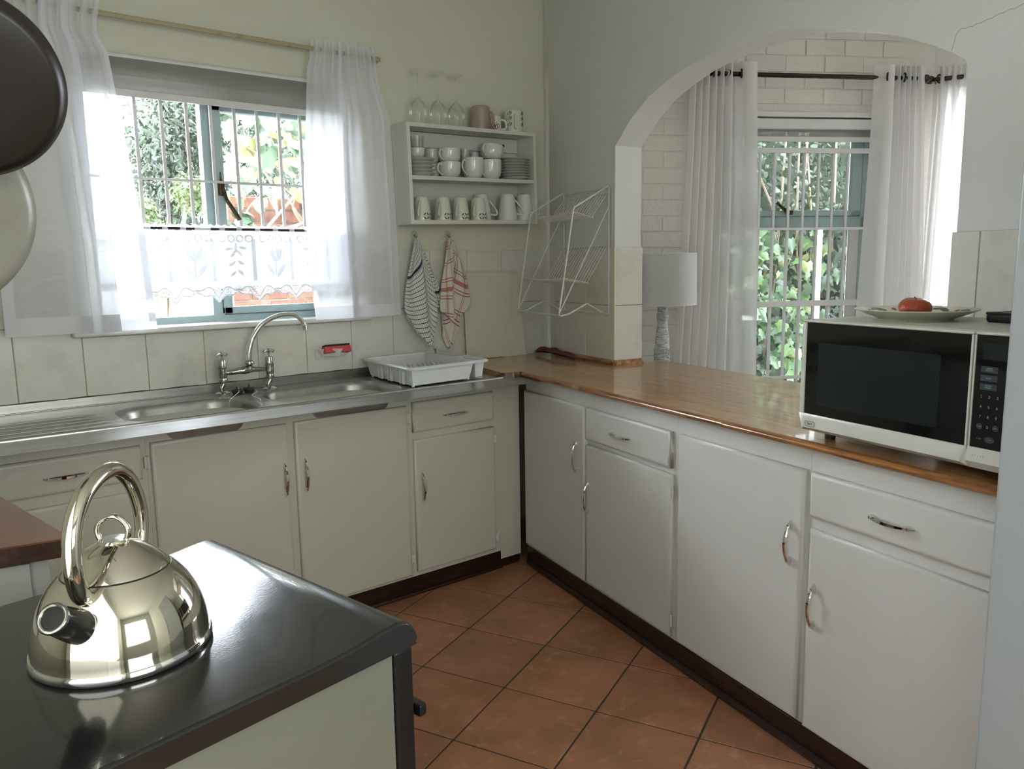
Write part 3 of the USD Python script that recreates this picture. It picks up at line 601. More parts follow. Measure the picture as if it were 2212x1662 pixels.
f = np.array(f); f = np.vstack([f[:, [0, 1, 2]], f[:, [0, 2, 3]], [(0, i+1, i) for i in range(1, 5)], [(24, 24+i, 25+i) for i in range(1, 5)]])
obj('bowl', (V, f[:, ::-1]), 'porcelain', sd, smooth=25); obj('back_plate', hull([(x, y, z) for x, z in ((-1.247, .990), (-1.248, 1.036), (-1.068, 1.036), (-1.225, .988)) for y in (.1075, .102)]), 'porcelain', sd); obj('screw_cap', moved(lathe([(0, .003), (.004, .002), (.005, 0)], 12), (-1.237, .1015, .998), rx=90), 'porcelain', sd)
sq = thing('sponge', 'red washing-up sponge with a black scouring side, in the soap dish', 'sponge', FL, (-1.16, .075, 1.012))
obj('foam', moved(box(-.062, .062, -.024, .024, 0, .030, .004), (-1.158, .078, 1.012), rx=-12, rz=-4), 'sponge_red', sq); obj('scouring_pad', rough(moved(box(-.058, .058, -.023, .023, .030, .0375, .003), (-1.158, .078, 1.012), rx=-12, rz=-4), .0015, 3, 80), 'sponge_scour', sq)

# dish rack, over the four corners where it stands
rk = thing('dish_rack', 'white plastic dish drying rack on the sink drainer', 'dish rack', FL, (-.85, -.16, .900))
FLc, FRc, BLc, BRc = np.array((-1.085, -.418)), np.array((-.655, -.385)), np.array((-1.045, .062)), np.array((-.615, .088))
def bil(q):
    v, f = raw(q); u, w = v[:, :1], v[:, 1:2]; p = FLc*(1-u)*(1-w)+FRc*u*(1-w)+BLc*(1-u)*w+BRc*u*w; return np.c_[p, v[:, 2]], f
def tub(u0, u1, v0, v1, z0, z1, tp_, wl=.008):
    """tapered open box in rack coordinates"""
    def ring(i, z): return [(u0+i, v0+i, z), (u1-i, v0+i, z), (u1-i, v1-i, z), (u0+i, v1-i, z)]
    V = np.array(ring(tp_, z0)+ring(0, z1)+ring(wl, z1)+ring(tp_+wl, z0+.003)); f = []
    for r in range(3):
        for k in range(4): a, b = r*4+k, r*4+(k+1) % 4; f.append((a, b, b+4, a+4))
    f += [(3, 2, 1, 0), (12, 13, 14, 15)]; return V, np.array(f)
obj('tub', bil(tub(.035, .805, .03, .97, .902, .972, .035)), 'plastic_white', rk, smooth=False)
for v0, v1 in ((.05, .42), (.47, .93)): obj('cutlery_cup', bil(tub(.835, .965, v0, v1, .903, .972, .02)), 'plastic_white', rk, smooth=False)
def rim(e):
    def ring(i, z): return [(u, v, z) for u, v in rrect(i, 1-i, i, 1-i, .05)]
    V = np.array(ring(.012, .968)+ring(.0, .969)+ring(-.004, .975)+ring(.006, .9805)+ring(.034, .981)+ring(.042, .971)); n = 44; f = []
    for r in range(5):
        for k in range(n): a, b = r*n+k, r*n+(k+1) % n; f.append((a, b, b+n, a+n))
    return V, np.array(f)
obj('rim', bil(rim(0)), 'plastic_white', rk, smooth=40)
obj('divider', bil(box(.800, .842, .03, .97, .966, .980, .002)), 'plastic_white', rk); obj('divider', bil(box(.83, .97, .42, .47, .950, .979, .004)), 'plastic_white', rk)
for k in range(11):
    u = .12+.058*k
    pts = [(w_*.055*math.cos(a), .052*max(math.sin(a), -.1)) for a in np.linspace(-.1, PI+.1, 13) for w_ in (1,)]
    q = prism(sg.Polygon(pts+[(-.055, -.006), (.055, -.006)]).buffer(0).difference(sg.box(-.02, .004, .012, .034)), .012, lambda v: np.c_[u+v[:, 2], .50+v[:, 0]*1.6, .912+v[:, 1]*.95])
    obj('plate_slot', bil(q), 'plastic_white', rk)
for u, v0 in ((.10, .18), (.10, .42), (.10, .62)): obj('leg_rib', bil(join(box(.030, .05, v0, v0+.03, .904, .966), box(.035, .055, v0+.06, v0+.09, .904, .966))), 'plastic_white', rk)
for u, v in ((.08, .08), (.76, .08), (.08, .9), (.76, .9), (.9, .12), (.9, .85)): obj('foot', bil(box(u-.012, u+.012, v-.012, v+.012, .8965, .904)), 'plastic_white', rk)
spn = thing('spoon', 'grey metal spoon handle standing up in the dish rack', 'spoon', FL, (-.70, -.02, .91))
obj('handle', join(tube([(-.690, -.015, .912), (-.700, -.022, .985), (-.704, -.024, 1.005)], [.002, .003, .0065], 8), moved(lathe([(0, .0), (.0075, .001), (.0075, .004), (0, .005)], 14), (-.705, -.027, 1.010), rx=80)), 'chrome_old', spn)

# ribbed plastic panel against the tiles
rp = thing('ribbed_panel', 'yellowed ribbed plastic splash panel leaning on the corner tiles', 'panel', FL, (-.27, .09, .918))
g_, uv = grid(lambda u, v: (-.447+u*(.350+.04*(1-v)), .101-.022*(1-v)+.0035*math.sin(u*34*2*PI), .922+v*.438-u*.012), 273, 6)
obj('sheet', g_, 'plastic_cloud', rp, smooth=60); obj('edge_strip', join(tube([(-.449, .101, 1.362), (-.10, .101, 1.350)], .004, 8), tube(bez([(-.62, .095, .918), (-.40, .088, .920), (-.22, .086, .920), (-.12, .088, .928), (-.085, .094, .955)], 6), .0055, 8)), 'tile_edge', rp, label='pale curled sealing strip')
rag = thing('dishcloth', 'brownish red mesh dishcloth lying in the corner on the counter', 'cloth', FL, (-.02, -.08, .93))
g_, uv = grid(lambda u, v: ((1-v)*((1-u)*-.035+u*-.105)+v*((1-u)*.045+u*-.055)+.004*math.sin(9*u+5*v), (1-v)*((1-u)*.045+u*-.345)+v*((1-u)*.085+u*-.300), .925+.018*math.sin(PI*min(1, .15+u*.8))+.012*v+.004*math.sin(17*u)*math.sin(7*v)), 30, 12)
v, f = raw(g_); obj('weave', join((v, f), (v-np.array([0, 0, .008]), f[:, ::-1])), 'rag_red', rag, smooth=50)

# ---------------------------------------------------------------- hooks and towels
def hook(x, z, lab, c):
    t = thing('wall_hook', lab, 'hook', FL, (x, YW, z))
    obj('suction_disc', moved(lathe([(0, .004), (.012, .003), (.0215, .0006), (.0215, 0), (0, 0)], 28), (x, YW-.0005, z), rx=90), 'hook_glass', t, label='clear plastic suction disc')
    obj('button', moved(lathe([(0, .011), (.003, .010), (.0035, .003), (0, .003)], 14), (x, YW-.0005, z), rx=90), c, t)
    obj('peg', tube(bez([(x, YW-.004, z-.004), (x, YW-.020, z-.010), (x, YW-.026, z-.006)], 4), .0025, 8), 'hook_glass', t); return t
pm('button_blue', (.05, .10, .32), .3)
hook(-.713, 1.535, 'clear suction hook with a blue button, holding the black checked towel', 'button_blue')
hook(-.522, 1.537, 'clear suction hook with a pale button, holding the red striped towel', 'print_grey')
def drape(top, bottom, y0, amp, nf, ph, seedz, bulge=.0, n=(60, 50), uvr=0., uvs=1., uvo=(0, 0), width=.36, taper=1.35):
    """cloth gathered at one point and hanging to the outline bottom: list of (x, z)"""
    B = np.array(bottom, float); d = np.r_[0, np.cumsum(np.linalg.norm(np.diff(B, axis=0), axis=1))]; d /= d[-1]
    def fn(u, v):
        bx, bz = np.interp(u, d, B[:, 0]), np.interp(u, d, B[:, 1]); s = v**taper if v < 1 else 1
        x = top[0]+(u-.5)*.022+(bx-top[0])*(.08*v+.92*s**.82) if False else top[0]+(u-.5)*.018*(1-v)+(bx-top[0])*(1-(1-v)**1.5)
        z = top[1]+(bz-top[1])*v
        fold = math.sin(u*nf*2*PI+ph+.7*math.sin(3*v))*amp*(.35+.65*math.sin(PI*min(1, v*.9+.08)))
        return (x, y0-.012-bulge*math.sin(PI*u)-fold-.004*math.sin(7*v+u*9), z)
    q, uv = grid(fn, *n)
    L_ = np.linalg.norm(np.array(top)-B.mean(0)); a = math.radians(uvr); w = np.c_[(uv[:, 0]-.5)*width, uv[:, 1]*L_*1.05*uvs]
    return q, np.c_[w[:, 0]*math.cos(a)-w[:, 1]*math.sin(a)+uvo[0], w[:, 0]*math.sin(a)+w[:, 1]*math.cos(a)+uvo[1]]
def cloth_piece(name, parent, q, uv, mat, tk=.0016):
    v, f = raw(q); nrm = trimesh.Trimesh(v, f, process=False).vertex_normals; obj(name, join((v, f), (v-nrm*tk, f[:, ::-1])), mat, parent, uv=np.vstack([uv, uv]))
tw = thing('dish_towel', 'black and white checked dish towel with a navy stripe, hanging on a hook', 'dish towel', FL, (-.715, .09, 1.27))
q, uv = drape((-.728, 1.515), [(-.806, 1.185), (-.790, 1.150), (-.752, 1.098), (-.712, 1.050), (-.672, 1.003), (-.660, 1.012), (-.640, 1.085), (-.622, 1.13)], YW-.030, .011, 2.1, .4, 0, .012, uvr=38, uvo=(.4, .235), width=.34)
cloth_piece('front_fold', tw, q, uv, 'towel_check')
q, uv = drape((-.722, 1.515), [(-.66, 1.205), (-.625, 1.19), (-.590, 1.190), (-.585, 1.215)], YW-.014, .005, 1.2, 1.2, 0, .004, uvr=0, uvo=(.4, .05), width=.16, n=(30, 40)); cloth_piece('back_fold', tw, q, uv, 'towel_check')
obj('fringe', join(*[tube([(x, YW-.045, z), (x+.002*math.sin(k*2.1), YW-.044, z-.012-.006*rng.random())], .0009, 5) for k in range(44) for x, z in [(np.interp(k/43, [0, .5, .8, 1], [-.797, -.735, -.668, -.655]), np.interp(k/43, [0, .5, .8, 1], [1.165, 1.078, 1.006, 1.04]))]]), 'sill_white', tw)
tw = thing('dish_towel', 'cream dish towel with red stripes, hanging on a hook', 'dish towel', FL, (-.52, .09, 1.26))
q, uv = drape((-.540, 1.515), [(-.607, 1.172), (-.585, 1.158), (-.553, 1.135), (-.535, 1.118), (-.528, 1.16)], YW-.032, .010, 1.4, .2, 0, .010, uvr=14, uvo=(.33, .075), width=.24, n=(40, 50)); cloth_piece('front_fold', tw, q, uv, 'towel_red')
q, uv = drape((-.530, 1.518), [(-.545, 1.16), (-.528, 1.128), (-.49, 1.14), (-.455, 1.165), (-.424, 1.205), (-.428, 1.26)], YW-.026, .012, 1.5, 2.2, 0, .006, uvr=-34, uvo=(.48, .12), width=.26, n=(40, 50)); cloth_piece('side_fold', tw, q, uv, 'towel_red')
q, uv = drape((-.532, 1.505), [(-.587, 1.12), (-.585, 1.05), (-.560, .998), (-.538, .978), (-.520, 1.02), (-.497, 1.06), (-.478, 1.09)], YW-.012, .006, 1.7, .9, 0, .0, uvr=-52, uvo=(.25, .16), width=.26, n=(40, 50)); cloth_piece('back_fold', tw, q, uv, 'towel_red')

# ---------------------------------------------------------------- wall shelf and crockery
TILT = -1.25; KX = math.tan(math.radians(1.25))
def st_(x): return 2.032+(x+.437)*KX
def sm_(x): return 1.802+(x+.437)*KX
def sb_(x): return 1.6045+(x+.437)*KX
shf = thing('wall_shelf', 'white open wall shelf full of crockery', 'shelf', FL, (-.437, .04, 1.585))
def tl(q): v, f = raw(q); v = v-np.array([-.437, 0, 1.585]); a = math.radians(1.25); return np.c_[v[:, 0]*math.cos(a)-v[:, 2]*math.sin(a)-.437, v[:, 1], v[:, 0]*math.sin(a)+v[:, 2]*math.cos(a)+1.585], f
X0, X1, Y0, Y1 = -.8145, -.060, -.030, .1135
obj('side_panel', tl(box(X0, X0+.018, Y0, Y1, 1.585, 2.032, .001)), 'shelf_white', shf); obj('side_panel', tl(box(X1-.018, X1, Y0, Y1, 1.585, 2.032, .001)), 'shelf_white', shf)
obj('side_panel', tl(box(X0-.0015, X0+.001, Y1-.028, Y1, 1.578, 2.028)), 'shelf_white', shf)
for z0, z1 in ((1.585, 1.604), (1.784, 1.802), (2.014, 2.032)): obj('board', tl(box(X0+.0182, X1-.0182, Y0+.001, Y1-.004, z0, z1, .001)), 'shelf_white', shf)
obj('back_panel', tl(box(X0+.018, X1-.018, Y1-.005, Y1, 1.60, 2.02)), 'shelf_white', shf)
rl = obj('hanging_rail', tl(box(X0+.02, X1-.02, Y1-.019, Y1-.0055, 1.945, 2.012, .001)), 'shelf_white', shf); obj('screw_hole', tl(moved(lathe([(0, .001), (.006, .001), (.007, 0)], 14), (-.17, Y1-.0192, 1.978), rx=90)), 'print_black', rl)
def cup_prof(r, h, foot=.6, th=.0035): return [(0, .003), (r*foot*.8, .003), (r*foot, 0), (r*foot*1.08, .002), (r*.86, h*.16), (r*.97, h*.40), (r, h*.70), (r, h), (r-th*.5, h+.0008), (r-th, h), (r-th, h*.7), (r*.90-th, h*.35), (r*.70, h*.13), (0, h*.11)]
def ear(x, z0, z1, out, r=.0045, w=None): return bez([(x-.003, 0, z1), (x+out*.55, 0, z1+.006), (x+out, 0, z1-(z1-z0)*.28), (x+out*.72, 0, z0+(z1-z0)*.30), (x-.004, 0, z0)], 5)
def cup(name, label, at, r, h, deg, mat='porcelain', group=None, out=.026, fl=1, ry=TILT, prof=None):
    t = thing(name, label, 'cup', FL, at, group=group)
    p = prof or cup_prof(r, h)
    V, f = lathe(p, 36); hd = tube(ear(r*.97, h*.18, h*.80, out), np.linspace(.0052, .0042, len(ear(r, 0, 1, 1))), 10); hd = (rotz(hd[0], deg), hd[1])
    def T(q): return moved(q, (0, 0, 0), ry=ry)
    obj('body', T((V, f)), mat, t, local=True, smooth=50); obj('handle', T(hd), mat, t, local=True, smooth=60); return t
G1 = 'white cups on the middle shelf'
cup('teacup', 'lower white cup of the front stack of two, left of centre on the middle shelf', (-.552, .035, sm_(-.552)), .0535, .072, 190, group=G1)
cup('teacup', 'upright white cup on top of another, left of centre on the middle shelf', (-.552, .035, sm_(-.552)+.068), .0535, .066, 200, group=G1)
cup('teacup', 'single large white cup standing alone at the centre of the middle shelf', (-.418, .03, sm_(-.418)), .052, .098, 195, group=G1, out=.03)
cup('teacup', 'lower white cup under the tilted cup, beside the plate stack', (-.308, .035, sm_(-.308)), .056, .093, 195, group=G1, out=.024)
cup('teacup', 'white cup resting tilted on top of another, beside the plate stack', (-.306, .035, sm_(-.308)+.096), .056, .068, 200, group=G1, out=.022, ry=9)
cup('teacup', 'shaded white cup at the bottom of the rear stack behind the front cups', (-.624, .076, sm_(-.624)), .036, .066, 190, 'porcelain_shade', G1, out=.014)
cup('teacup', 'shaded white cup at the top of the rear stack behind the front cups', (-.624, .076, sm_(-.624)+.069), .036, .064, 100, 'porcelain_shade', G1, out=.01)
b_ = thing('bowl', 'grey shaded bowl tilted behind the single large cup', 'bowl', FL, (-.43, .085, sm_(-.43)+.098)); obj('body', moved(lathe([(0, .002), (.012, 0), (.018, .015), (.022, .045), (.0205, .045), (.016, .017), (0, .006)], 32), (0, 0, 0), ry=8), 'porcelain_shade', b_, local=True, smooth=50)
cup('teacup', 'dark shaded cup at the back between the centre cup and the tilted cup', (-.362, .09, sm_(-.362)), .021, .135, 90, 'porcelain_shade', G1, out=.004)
cup('teacup', 'small white cup standing on the saucer stack', (-.728, .04, sm_(-.72)+.084), .036, .044, 150, group=None, out=.008)
t = thing('tumbler', 'small clear glass standing inside the white cup on the saucers', 'glass', FL, (-.728, .04, sm_(-.72)+.1285)); obj('glass', lathe([(0, .002), (.028, .002), (.030, .0), (.035, .052), (.0338, .052), (.0285, .005), (0, .006)], 28), 'wine_glass', t, local=True)
def platep(r, h=.012): return [(0, .0), (r*.62, .0), (r*.66, .002), (r, h), (r+.0012, h+.0012), (r-.001, h+.0022), (r*.64, .0045), (0, .004)]
ORD = ['lowest', 'second', 'third', 'fourth', 'fifth', 'sixth', 'seventh', 'topmost']
sc0 = None
for k in range(5):
    at = (-.718+.002*(k % 2), .036, sm_(-.72)+.0165*k); lab = f'white saucer under the small cup, {ORD[k] if k < 4 else "topmost"} of the stack of five'
    if sc0 is None:
        sc0 = thing('saucer', lab, 'saucer', FL, at, group='saucer stack on the middle shelf'); obj('dish', moved(lathe(platep(.0705, .014), 40), (0, 0, 0), ry=TILT), 'porcelain', sc0, local=True, smooth=40)
    else: dup(sc0, lab, FL, at, turn=20*k)
pl0 = None
for k in range(8):
    at = (-.1655+.0015*math.sin(k*2.), .030, sm_(-.165)+.0133*k); lab = f'white side plate beside the tilted cup, {ORD[k]} of the stack of eight'
    if pl0 is None:
        pl0 = thing('side_plate', lab, 'plate', FL, at, group='plate stack on the middle shelf'); obj('dish', moved(lathe(platep(.0785, .011), 44), (0, 0, 0), ry=TILT), 'porcelain', pl0, local=True, smooth=40)
    else: dup(pl0, lab, FL, at, turn=17*k)
def petals(rfun, z0, s0, n, mat_sz=.030):
    out = []
    def lens(cx_, cz_, L_, w, rot):
        a = np.linspace(0, 2*PI, 14, endpoint=False); x = L_/2*np.cos(a); y = w/2*np.sin(a)*np.abs(np.sin(a))**.3; r = math.radians(rot); return np.c_[cx_+x*math.cos(r)-y*math.sin(r), cz_+x*math.sin(r)+y*math.cos(r)]
    for k in range(n):
        c = s0+k*mat_sz
        for dx, dz, rot in ((-.0075, .0085, 45), (.0075, .0085, -45), (-.0075, -.0085, -45), (.0075, -.0085, 45)): out.append(lens(c+dx, z0+dz, .0155, .0058, rot))
        out.append(lens(c, z0, .004, .004, 0))
    ms = []
    for P in out:
        r = np.array([rfun(z) for z in P[:, 1]])+.0005; a = P[:, 0]/rfun(z0)
        V = np.c_[r*np.cos(a), r*np.sin(a), P[:, 1]]; c = V.mean(0); c[:2] *= (rfun(c[2])+.0006)/np.linalg.norm(c[:2]); V = np.vstack([V, c]); m_ = len(P)
        ms.append((V, np.array([(i, (i+1) % m_, m_) for i in range(m_)])))
    return join(*ms)
MH, MR0, MR1 = .108, .0425, .0305
def mr(z): return MR0+(MR1-MR0)*(z/MH)**1.5
def mug_prof(h, r): return [(0, .006), (r(0)-.005, .006), (r(0)-.0035, .0), (r(0)-.001, .0), (r(0), .002)] + [(r(z), z) for z in np.linspace(.01, h-.006, 8)] + [(r(h)-.002, h-.001), (r(h)-.005, h), (r(h)*.7, h-.002), (0, h-.002)]
def mug_handle(h, r, deg, out, lo=.22, hi=.82, big=False):
    p = bez([(r(h*lo)-.004, 0, h*lo), (r(h*lo)+out*.9, 0, h*lo-.003), (r(h*lo)+out, 0, h*(lo+.12)), (r(h*.6)+out*.55, 0, h*.6), (r(h*hi)-.003, 0, h*hi)], 6)
    q = tube(p, np.linspace(.0058, .0048, len(p)), 10); return rotz(q[0], deg), q[1]
mg = None; mx = [-.722, -.606, -.503, -.398]
for k, lab in enumerate(['first of four upturned white mugs with black petal pattern, next to the shelf side', 'second of four upturned white mugs with black petal pattern on the bottom shelf', 'third of four upturned white mugs with black petal pattern on the bottom shelf', 'last of four upturned white mugs with black petal pattern, beside the plain mugs']):
    at = (mx[k], .022, sb_(mx[k]))
    if mg is None:
        mg = thing('patterned_mug', lab, 'mug', FL, at, group='petal patterned mugs on the bottom shelf')
        T = lambda q: moved(q, (0, 0, 0), ry=TILT)
        obj('body', T(lathe(mug_prof(MH, mr), 40)), 'porcelain_warm', mg, local=True, smooth=50); obj('handle', T(mug_handle(MH, mr, 222, .022)), 'porcelain_warm', mg, local=True, smooth=60)
        obj('petal_pattern', T((rotz(petals(mr, .0185, 0, 3)[0], -94), petals(mr, .0185, 0, 3)[1])), 'print_black', mg, local=True)
    else: dup(mg, lab, FL, at, turn=-3*k)
JH = .130
def jr(z): return .0515+(.0335-.0515)*(z/JH)
jg = None
for k, (x, y, dg, lab) in enumerate([(-.213, .024, 0, 'taller plain white upturned mug, middle one of the three at the bottom shelf end'), (-.105, .024, 5, 'taller plain white upturned mug at the end of the bottom shelf near the wire rack'), (-.345, .066, 8, 'taller plain white upturned mug half hidden behind the patterned mugs')]):
    at = (x, y, sb_(x))
    if jg is None:
        jg = thing('plain_mug', lab, 'mug', FL, at, group='plain upturned mugs on the bottom shelf'); obj('body', moved(lathe(mug_prof(JH, jr), 40), (0, 0, 0), ry=TILT), 'porcelain', jg, local=True, smooth=50); obj('handle', moved(mug_handle(JH, jr, -24, .034, .24, .80), (0, 0, 0), ry=TILT), 'porcelain', jg, local=True, smooth=60)
    else: dup(jg, lab, FL, at, turn=dg)
# on top
wg = None
gp = [(.0335, .0), (.0365, .02), (.0405, .045), (.0415, .062), (.038, .085), (.027, .104), (.012, .117), (.005, .124), (.0034, .14), (.0032, .205), (.0045, .222), (.009, .231), (.020, .237), (.034, .2405), (.0362, .243), (.0335, .2445), (.012, .2425), (0, .241)]
for x, y, lab in ((-.715, .04, 'upturned stemmed wine glass on the shelf, nearest the curtain'), (-.605, .042, 'upturned stemmed wine glass on the shelf, middle of three'), (-.500, .045, 'upturned stemmed wine glass on the shelf, next to the pinkish mug')):
    at = (x, y, st_(x))
    if wg is None:
        wg = thing('wine_glass', lab, 'wine glass', FL, at, group='wine glasses on top of the shelf'); obj('bowl', lathe(gp[:7], 40), 'wine_glass', wg, local=True, smooth=60); obj('stem', lathe(gp[6:11], 20), 'wine_glass', wg, local=True, smooth=60); obj('foot', lathe(gp[10:], 40), 'wine_glass', wg, local=True, smooth=60)
    else: dup(wg, lab, FL, at, turn=40)
def topmug(name, label, x, r, h, mat, deg, out, extra=None):
    rf = lambda z: r-(.006*(max(0, z/h-.9)/.1)**2 if z/h > .9 else 0)
    t = thing(name, label, 'mug', FL, (x, .036, st_(x))); obj('body', moved(lathe(mug_prof(h, rf), 40), (0, 0, 0), ry=TILT), mat, t, local=True, smooth=50)
    p = bez([(r-.004, 0, h*.16), (r+out*.8, 0, h*.18), (r+out, 0, h*.45), (r+out*.7, 0, h*.68), (r-.004, 0, h*.74)], 6); q = tube(p, .0058, 10); obj('handle', moved((rotz(q[0], deg), q[1]), (0, 0, 0), ry=TILT), mat, t, local=True, smooth=60)
    if extra:
        ms = []
        for (a0, z0, pts, w) in extra[0]:
            P = np.array(pts); P = bez(np.c_[P, np.zeros(len(P))], 5)[:, :2]; ang = (a0+P[:, 0]/r); ms.append(tube(np.c_[(r+.0002)*np.cos(ang), (r+.0002)*np.sin(ang), z0+P[:, 1]], w, 6))
        obj('pattern', moved(join(*ms), (0, 0, 0), ry=TILT), extra[1], t, local=True)
topmug('glass_mug', 'upturned frosted mug, pinkish towards its rim, on top of the shelf', -.362, .0465, .114, 'frosted_mug', -58, .020)
V_ = math.radians(-130)
def sprig(a, z, s): return [(a, z, [(0, 0), (.004*s, .012*s), (-.003*s, .024*s), (.003*s, .034*s)], .0011), (a+.1, z+.004, [(0, 0), (.007*s, .004*s), (.010*s, .014*s), (.004*s, .020*s), (-.002*s, .012*s)], .0014), (a-.12, z+.002, [(0, 0), (-.006*s, .008*s), (-.004*s, .018*s)], .0014)]
topmug('mug', 'short cream upturned mug with a dark red pattern on top of the shelf', -.277, .0325, .078, 'porcelain_warm', -25, .026, ([q for a, z in ((-2.2, .004), (-1.9, .010), (-2.5, .006)) for q in sprig(a, z, 1.0)], 'print_red'))
topmug('mug', 'cream upturned mug with small black patterns, last in the row on top', -.158, .0470, .112, 'porcelain_warm', -118, .014, ([q for a in (-2.65, -1.02) for z in (.030, .058, .082) for q in sprig(a, z, .62)], 'print_black'))

# ---------------------------------------------------------------- wire rack on the tiles
wr = thing('wire_rack', 'white wire dish rack hanging on the wall beside the pier', 'wire rack', FR, (.3, OW-.02, 1.16))
A0, A1, YB = .103, .510, OW-.008
WF = lambda z: -(.205-(z-1.155)*(.205-.126)/(1.637-1.155))
def W(name, pts, r=.0032, b=False, label=None): obj(name, tube(bez(pts, 5) if b else pts, r, 7), 'white_metal', wr, label=label)
for x in (A0, A1): W('side_frame', [(x, YB, 1.150), (x-.002, YB, 1.733), (x, YB-.006, 1.742), (x, WF(1.637)+.004, 1.643), (x, WF(1.630), 1.632), (x, WF(1.16)-.001, 1.166), (x, WF(1.155)+.006, 1.153), (x, -.155, 1.160), (x, -.055, 1.205), (x, .035, 1.158), (x, YB-.006, 1.148), (x, YB, 1.158)], .0040)
for x in (A0, A1): W('brace', [(x, WF(1.17)+.002, 1.172), (x, YB, 1.652)], .0028)
for z, y in ((1.157, WF(1.157)), (1.152, YB), (1.735, YB)): W('crossbar', [(A0, y, z), (A1, y, z)], .0034)
for (zf, zb, yb_, zt) in ((1.622, 1.598, -.022, 1.712), (1.323, 1.298, -.048, 1.470)):
    W('shelf_rail', [(A0, WF(zf), zf), ((A0+A1)/2, WF(zf), zf-.008), (A1, WF(zf), zf)], .0030, True); W('shelf_rail', [(A0, yb_, zb), (A1, yb_, zb)], .0028); W('shelf_rail', [(A0, YB-.002, zt), (A1, YB-.002, zt)], .0028)
    for k in range(17):
        x = A0+.008+(A1-A0-.016)*k/16; sag = -.008*math.sin(PI*(x-A0)/(A1-A0)); W('shelf_wire', [(x, WF(zf), zf+sag+.003), (x, yb_-.004, zb+.003), (x, yb_, zb+.006), (x, YB-.006, zt-.004), (x, YB-.002, zt+.002)], .0017)

# ---------------------------------------------------------------- microwave and the plate on it
mw = thing('microwave', 'white microwave oven with a black glass door on the wooden counter', 'microwave', FR, (2.42, -.2, ZC))
m0, m1, mz0, mz1, mf = 2.121, 2.745, .937, 1.2365, -.385
obj('case', box(m0+.004, m1, mf+.004, -.015, mz0+.006, mz1, .006), 'microwave_white', mw)
for x in (m0+.05, m1-.06): 
    for y in (mf+.05, -.06): obj('foot', lathe([(0, 0), (.014, 0), (.016, .028), (0, .028)], 16, (x, y, ZC)), 'rubber', mw)
def face(x0, x1, z0, z1, y0, y1, b): return box(x0, x1, y0, y1, z0, z1, b)
SE = 2.590
dr = obj('door', join(face(m0, SE, 1.2285, mz1-.001, mf-.016, mf+.003, .004), face(m0, m0+.014, .985, 1.2285, mf-.016, mf+.003, .003), face(SE-.005, SE, .985, 1.2285, mf-.016, mf+.003, .001), hull([(x, y, z) for x in (m0, SE) for y, z in ((mf-.016, .986), (mf+.003, .986), (mf-.004, mz0+.002), (mf+.003, mz0+.002))] + [(x, mf-.021, z) for x in (m0+.02, SE-.01) for z in (.950, .978)])), 'microwave_white', mw)
obj('door_glass', face(m0+.0145, SE-.0052, .986, 1.228, mf-.0135, mf+.002, .001), 'microwave_black', dr); obj('window', prism(sg.box(2.176, 1.012, 2.517, 1.178).buffer(-.008).buffer(.008), .0006, upright(mf-.0135)), 'microwave_screen', dr)
pn = obj('control_panel', join(face(SE+.0022, m1, 1.2295, mz1-.001, mf-.015, mf+.003, .003), face(SE+.0022, SE+.006, .985, 1.2295, mf-.015, mf+.003, .001), hull([(x, y, z) for x in (SE+.0022, m1) for y, z in ((mf-.015, .987), (mf+.003, .987), (mf-.005, mz0+.002), (mf+.003, mz0+.002), (mf-.020, .956))])), 'microwave_white', mw)
obj('panel_glass', face(SE+.0062, m1, .9875, 1.229, mf-.0135, mf+.002, .001), 'microwave_black', pn)
ys = mf-.0136
for z, tx in ((1.157, ('BAKED', 'POTATO')), (1.1385, ('PIZZA',)), (1.120, ('FROZEN', 'DINNER'))):
    obj('button', box(2.6095, 2.6455, ys-.0008, ys+.0004, z-.0066, z+.0066, .0004), 'button_grey', pn)
    for i, w_ in enumerate(tx):
        tm = meshkit.text_mesh(w_, .0026, .0003); v, f = raw(tm); v[:, 0] -= v[:, 0].mean(); v[:, 1] += (.0012-.0042*i if len(tx) > 1 else -.0013); obj('button_lettering', (upright(ys-.0008)(v)+np.array([2.6275, 0, z]), f), 'print_pale', pn)
for r, row in enumerate((('1', '2', '3'), ('4', '5', '6'), ('7', '8', '9'), ('CLOCK', '0', 'RESET'))):
    for c, ch in enumerate(row):
        x, z = 2.6145+.0173*c, 1.0990-.0216*r
        if len(ch) > 1: obj('button', prism(sg.Point(0, 0).buffer(.0066), .0006, lambda v: np.c_[x+v[:, 0], ys-v[:, 2], z+v[:, 1]]), 'button_grey', pn)
        tm = meshkit.text_mesh(ch, .0056 if len(ch) == 1 else .0019, .0003); v, f = raw(tm); v[:, 0] -= (v[:, 0].max()+v[:, 0].min())/2; v[:, 1] -= v[:, 1].max()/2; obj('keypad_lettering', (upright(ys-.0006)(v)+np.array([x, 0, z]), f), 'print_pale', pn)
obj('button', prism(affinity.scale(sg.Point(0, 0).buffer(.009), 1.25, .75), .0006, lambda v: np.c_[2.638+v[:, 0], ys-v[:, 2], 1.0075+v[:, 1]]), 'button_grey', pn)
for ch, x in (('START', 2.6165), ('STOP', 2.638)): v, f = raw(meshkit.text_mesh(ch, .0028, .0003)); v[:, 0] -= (v[:, 0].max()+v[:, 0].min())/2; obj('keypad_lettering', (upright(ys-.0007)(v)+np.array([x, 0, 1.0062]), f), 'print_dim', pn)
obj('display', box(2.611, 2.70, ys-.0006, ys, 1.178, 1.213), 'microwave_screen', pn)
